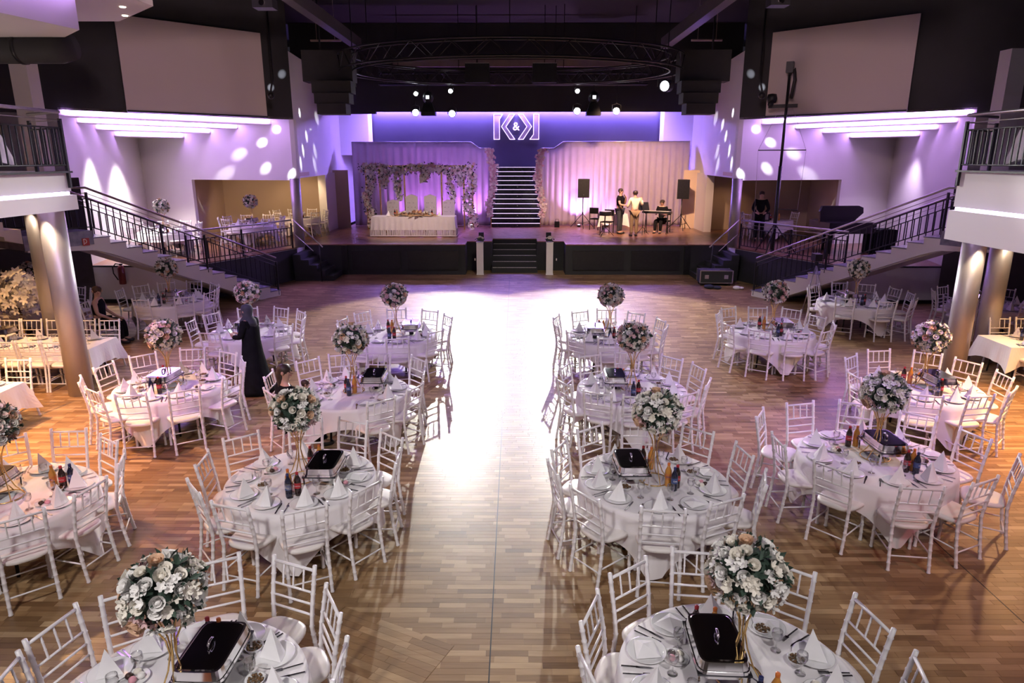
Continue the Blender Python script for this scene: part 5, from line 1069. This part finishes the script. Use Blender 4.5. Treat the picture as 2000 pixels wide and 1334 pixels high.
for k in range(3): a = 2 * PI * k / 3; MB().tube([(0, 0, .35), (.34 * math.cos(a), .34 * math.sin(a), .01)], .012, 6).build('leg', M_BLACKM, t, True)
MB().tube([(0, 0, .3), (0, 0, .78)], .014, 8).build('pole', M_BLACKM, t, True); MB().lathe([(.22, .76), (.23, .78), (.23, .90), (.22, .92)], 20).build('shell', M_BLACKM, t, True); MB().lathe([(.215, .921), (.215, .925)], 20).build('drum_head', M_CHINA, t)
t = thing('music_stand', 'black folding music stand between the musicians', 'music stand', (4.85, 26.35, ZP), .3); MB().tube([(0, 0, .25), (0, 0, .95)], .011, 8).build('pole', M_BLACKM, t, True); MB().add([(-.24, -.02, .92), (.24, -.02, .92), (.24, .10, 1.22), (-.24, .10, 1.22), (-.24, -.005, .92), (.24, -.005, .92), (.24, .115, 1.22), (-.24, .115, 1.22)], [(0, 1, 2, 3), (7, 6, 5, 4), (0, 4, 5, 1), (1, 5, 6, 2), (2, 6, 7, 3), (3, 7, 4, 0)]).build('desk', M_BLACKM, t)
for k in range(3): a = 2 * PI * k / 3; MB().tube([(0, 0, .3), (.26 * math.cos(a), .26 * math.sin(a), .01)], .009, 6).build('leg', M_BLACKM, t, True)
t = thing('black_bag', 'small black bag on the stage floor by the right curtain', 'bag', (1.75, 29.3, ZP)); MB().prism([(-.1, -.08), (.1, -.08), (.1, .08), (-.1, .08)], 0, .24).build('body', M_BLKCLOTH, t); MB().tube([(-.07, 0, .24), (-.05, 0, .34), (.05, 0, .34), (.07, 0, .24)], .01, 6).build('handle', M_BLKCLOTH, t, True)
# ================================================================== right podium: piano, camera mast, side table
t = thing('grand_piano', 'black grand piano under a cover on the right podium', 'piano', (10.1, 21.4, ZP), .1)
MB().prism([(-.75, -.6), (.75, -.6), (.75, .1), (.45, .5), (.1, .9), (-.4, .95), (-.75, .6)], .62, .95).build('case', mat('piano_black', (.012, .012, .014), .25), t)
for x, y in ((-.55, -.4), (.55, -.4), (-.2, .6)): MB().lathe([(.04, 0), (.06, .62)], 10).build('leg', M_BLACKM, t, True, (x, y, 0))
pts = [(-.75, .9), (-.78, 1.25), (-.72, 1.42), (.45, 1.42), (.6, 1.36), (.62, 1.2), (.45, 1.05), (.35, .95)]; n = len(pts)
MB().add([(a, -.05, z) for a, z in pts] + [(a, .06, z) for a, z in pts], [tuple(range(n)), tuple(range(n, 2 * n))[::-1]] + [(k, (k + 1) % n, n + (k + 1) % n, n + k)[::-1] for k in range(n)]).build('raised_lid', MATS['piano_black'], t)
MB().box(.8, 1.5, -.5, .1, 0, .72).build('covered_bench', M_BLKCLOTH, t)
t = thing('camera_mast', 'tall black camera mast with guy wires on the right podium', 'camera mast', (7.88, 21.02, ZP), -.5)
MB().tube([(0, 0, 0), (0, 0, 2.6)], .055, 10).build('mast_tube', M_BLACKM, t, True); MB().tube([(0, 0, 2.5), (0, 0, 5.2)], .04, 10).build('mast_tube', M_BLACKM, t, True)
MB().tube([(0, 0, 5.15), (.12, 0, 5.3), (.16, 0, 5.0), (.10, 0, 4.5)], .05, 8).build('jib_arm', M_BLACKM, t, True); MB().box(-.1, .1, -.12, .1, 5.2, 5.5).build('pan_head', M_BLACKM, t); MB().bar((-.5, 0, 4.3), (.3, 0, 4.3), .06, .1).build('cradle', M_BLACKM, t)
MB().lathe([(.0, -.14), (.12, -.12), (.15, 0), (.12, .12), (.0, .14)], 14, (-.42, 0, 4.52)).build('camera_body', M_BLACKM, t, True); MB().tube([(-.42, 0, 4.4), (-.42, -.25, 4.35)], .07, 12).build('camera_lens', M_BLACKM, t, True)
MB().bar((-.68, 0, 3.06), (.66, 0, 3.06), .03).build('spreader', M_BLACKM, t); MB().bar((0, 0, 1.35), (.6, 0, 1.33), .025).build('spreader', M_BLACKM, t)
for sx, e in ((-1, .68), (1, .66)): MB().tube([(sx * .15, 0, 4.3), (sx * e, 0, 3.06)], .005, 5).build('guy_wire', M_STEEL, t); MB().tube([(sx * e, 0, 3.06), (sx * e * .9, 0, 1.33 if sx > 0 else .8)], .005, 5).build('guy_wire', M_STEEL, t)
for k in range(3): a = 2 * PI * k / 3 + .4; MB().tube([(0, 0, .9), (.7 * math.cos(a), .7 * math.sin(a), .01)], .02, 8).build('leg', M_BLACKM, t, True)
t = thing('equipment_rack', 'black mixing rack on the dim right alcove table', 'mixer', (8.75, 24.75, ZP + ZT + .01)); MB().box(-.25, .25, -.2, .2, 0, .3).build('case', M_BLACKM, t); MB().box(-.2, .2, -.21, -.2, .05, .25).build('front_plate', M_STEEL, t)
t = thing('flight_case', 'black flight case with steel edges on the floor by the right stairs', 'case', (6.3, 21.45, 0), -.05); MB().box(-.5, .5, -.25, .25, .08, .48).build('box', M_BLACK, t)
for x in (-.5, .5):
    for y in (-.25, .25): MB().bar((x, y, .08), (x, y, .48), .03).build('corner_edge', M_STEEL, t); MB().lathe([(.035, 0), (.04, .03), (.03, .08)], 10).build('caster', M_BLACKM, t, True, (x * .85, y * .8, 0))
for z in (.09, .47): MB().bar((-.5, -.255, z), (.5, -.255, z), .025).build('edge_trim', M_STEEL, t)
for x in (-.3, .3): MB().box(x - .06, x + .06, -.265, -.255, .22, .34).build('latch', M_STEEL, t)
q = MB(); q.ball((0, 0, .06), .16, 12, 7, .4); q.ball((.22, -.1, .05), .13, 12, 7, .4); tag(q.build('jacket', mat('navy_cloth', (.03, .035, .07), .9, var=.2), None, True, (5.95, 20.75, 0)), 'dark blue jacket lying on the floor before the flight case', 'jacket')
q = MB(); q.ball((0, 0, .05), .12, 10, 6, .5); q.ball((.14, .02, .04), .09, 10, 6, .45); tag(q.build('white_rag', M_NAPKIN, None, True, (6.75, 20.6, 0)), 'crumpled white cloth on the floor near the right stair foot', 'cloth')
t = thing('camera_tripod', 'silver video tripod standing at the right stair foot', 'tripod', (7.75, 17.55, 0))
for a in (-2.6, -.9, .9): MB().tube([(0, 0, 1.22), (.38 * math.cos(a), .38 * math.sin(a), 0)], .014, 8).build('leg', M_STEEL, t, True)
MB().lathe([(.05, 1.2), (.05, 1.3)], 10).build('crown', M_BLACKM, t); MB().box(-.09, .09, -.12, .16, 1.32, 1.5).build('camera', M_BLACKM, t)
# ================================================================== truss and lamps
t = thing('lighting_truss', 'large oval black lighting truss hanging over the dance floor', 'truss')
CX, CY, RX, RY = -.15, 22.5, 5.05, 3.5
def tp(a, dr, z): return (CX + (RX + dr) * math.cos(a), CY + (RY + dr) * math.sin(a), z)
for dr, z in ((-.2, 6.42), (.2, 6.42), (-.2, 6.86), (.2, 6.86)): MB().tube([tp(a, dr, z) for a in np.linspace(0, 2 * PI, 73)], .028, 8, False).build('chord', mat('truss_black', (.035, .035, .04), .3, .6), t, True)
for k in range(60):
    a0, a1 = 2 * PI * k / 60, 2 * PI * (k + 1) / 60
    for dr in (-.2, .2): MB().tube([tp(a0, dr, 6.42 if k % 2 else 6.86), tp(a1, dr, 6.86 if k % 2 else 6.42)], .012, 5).build('brace', MATS['truss_black'], t)
for a in (.4, 1.2, 1.95, 2.75, 3.6, 4.71, 5.8): p = tp(a, 0, 6.86); MB().tube([p, (p[0], p[1], 9.0)], .015, 6).build('hanger', M_BLACKM, t)
def stage_lamp(loc, label, lens, tgt, r=.09, ztop=6.82):
    t = thing('stage_lamp', label, 'stage light', loc)
    d = (Vector(tgt) - Vector(loc)).normalized()
    MB().tube([-d * .32, -d * .26, -d * .02, d * 0.0], [r * .6, r, r, r * 1.05], 14).build('housing', M_BLACKM, t, True)
    MB().tube([d * .001, d * .008], r * .86, 14).build('lens', lens, t)
    MB().tube([(-r * 1.2, 0, -.02), (-r * 1.2, 0, r * 1.6), (0, 0, r * 2.0), (r * 1.2, 0, r * 1.6), (r * 1.2, 0, -.02)], .012, 6).build('yoke', M_BLACKM, t, True)
    MB().tube([(0, 0, r * 2.0), (0, 0, max(.2, ztop - loc[2]))], .012, 6).build('hanger', M_BLACKM, t)
    return t
cl = (0, 2, 3)
t = thing('straight_truss', 'straight black truss carrying the bright lamps above the stage', 'truss')
for dy_, z in ((-.14, 6.42), (.14, 6.42), (0, 6.80)): MB().tube([(-4.9, 26 + dy_, z), (4.7, 26 + dy_, z)], .026, 8).build('chord', MATS['truss_black'], t, True)
for k in range(40):
    x0 = -4.9 + k * .24
    for dy_ in (-.14, .14): MB().tube([(x0, 26 + dy_ * (1 if k % 2 else 0), 6.42 if k % 2 else 6.8), (x0 + .24, 26 + dy_ * (0 if k % 2 else 1), 6.8 if k % 2 else 6.42)], .011, 5).build('brace', MATS['truss_black'], t)
for x in (-4.2, -1.4, 1.4, 4.2): MB().tube([(x, 26, 6.8), (x, 26, 9.0)], .014, 6).build('hanger', M_BLACKM, t)
for x, z, y, l, lab in ((-3.6, 6.11, 26.0, M_LENS, 'small bright lamp, upper of the left pair under the truss'), (-3.63, 5.47, 26.0, M_LENS, 'bright lamp, lower of the left pair under the truss'), (-2.35, 6.2, 26.0, M_LENS, 'bright lamp above the most dazzling spotlight'), (-2.31, 5.43, 25.98, M_LENS, 'most dazzling spotlight left of centre under the truss'),
                        (2.21, 6.2, 26.0, M_LENS, 'bright lamp, upper of the right pair under the truss'), (2.21, 5.52, 25.98, M_LENS, 'bright lamp, lower of the right pair under the truss'), (3.63, 5.52, 26.0, M_LENS, 'lone bright lamp right of the hanging fixture')):
    stage_lamp((x, y, z), lab, l, cl, .13 if z < 6 else .085)
for s, x in ((-1, -5.35), (1, 4.75)): stage_lamp((x, 23.2, 6.1), f'round dim lamp at the {SIDE[s]} end of the oval truss', M_LENSDIM, (x - s * 9, 12, 5), .19)
for s, x in ((-1, -3.16), (1, 2.8)):
    t = thing('moving_head', f'black moving head fixture hanging {SIDE[s]} of centre below the truss', 'stage light', (x, 26, 5.5)); MB().prism([(-.26, -.2), (.26, -.2), (.26, .2), (-.26, .2)], -.14, -.02).build('base', M_BLACKM, t); MB().add([(-.24, -.18, -.02), (.24, -.18, -.02), (.24, .18, -.02), (-.24, .18, -.02), (-.14, -.12, .3), (.14, -.12, .3), (.14, .12, .3), (-.14, .12, .3)], [(0, 1, 5, 4), (1, 2, 6, 5), (2, 3, 7, 6), (3, 0, 4, 7), (4, 5, 6, 7)]).build('yoke', M_BLACKM, t); MB().ball((0, 0, .48), .2, 14, 8, 1.1).build('head', M_BLACKM, t, True); MB().box(-.06, .06, -.205, -.19, .42, .54).build('lens', M_LENSDIM, t); MB().tube([(0, 0, .6), (0, 0, 1.32)], .02, 6).build('hanger', M_BLACKM, t)
for s, x in ((-1, -1.35), (1, 1.0)):
    t = thing('stage_fixture', f'black box fixture {SIDE[s]} of centre inside the truss', 'fixture', (x, 25.6, 6.55)); MB().box(-.42, .42, -.25, .25, -.12, .5).build('case', M_BLACKM, t); MB().box(-.42, .42, -.26, -.25, .50, .52).build('edge', M_STEEL, t); MB().tube([(0, 0, .5), (0, 0, 2.4)], .015, 6).build('hanger', M_BLACKM, t)
# line arrays
for s in (-1, 1):
    t = thing('line_array', f'stepped stack of black loudspeakers hanging {SIDE[s]} of the stage', 'speaker', (s * 5.85, 21.4, 0))
    for k, (a, b, z0, z1, yo) in enumerate(((-.65, .75, 6.10, 6.98, .4), (-.30, .70, 5.75, 6.09, .1), (-.27, .66, 5.45, 5.74, 0), (-.22, .62, 5.14, 5.44, -.05))):
        a, b = (a, b) if s < 0 else (-b, -a); a, b = (-b, -a) if s < 0 else (a, b)
        a, b = ((-.55, .95), (-.22, .95), (-.14, .9), (-.06, .8))[k] if s < 0 else ((-.95, .55), (-.95, .22), (-.9, .14), (-.8, .06))[k]
        MB().box(a, b, yo, yo + .6, z0, z1).build('cabinet', mat('array_black', (.04, .042, .046), .7), t)
    MB().tube([(0, .5, 6.98), (0, .5, 9.0)], .03, 6).build('hanger', M_BLACKM, t)
# beam effect lamps, aimed at the side walls
for s in (-1, 1):
    t = thing('beam_effect', f'small multi beam effect lamp beside the {SIDE[s]} projection screen', 'stage light', (s * 7.1, 20.9, 5.62)); MB().ball((0, 0, 0), .1, 12, 8).build('head', M_BLACKM, t, True); MB().tube([(0, 0, .08), (0, .3, .5), (0, .3, 3.38)], .03, 8).build('pole', M_BLACKM, t, True)
    src = (s * 6.6, 20.2, 5.3); src2 = (s * 4.6, 22.6, 6.3)
    for (x, y, z) in ((7.6, 22.66, 4.75), (8.15, 22.8, 4.35), (9.0, 23.0, 4.0), (8.1, 22.78, 3.55), (9.6, 23.15, 3.35), (7.2, 22.56, 3.35), (7.22, 25.0, 5.0), (7.12, 23.6, 4.1), (7.28, 25.6, 4.1), (7.1, 23.5, 5.3), (7.3, 26.3, 5.3), (7.06, 23.1, 3.7), (7.15, 24.3, 4.6), (7.3, 25.4, 3.6), (7.4, 21.9, 5.9), (7.15, 22.2, 6.3)):
        lamp('beam', 'SPOT', src2 if y > 23.05 and x < 7.5 else src, (s * x, y, z), 1100, (.95, .93, 1.0), .01, 6.5, .9)
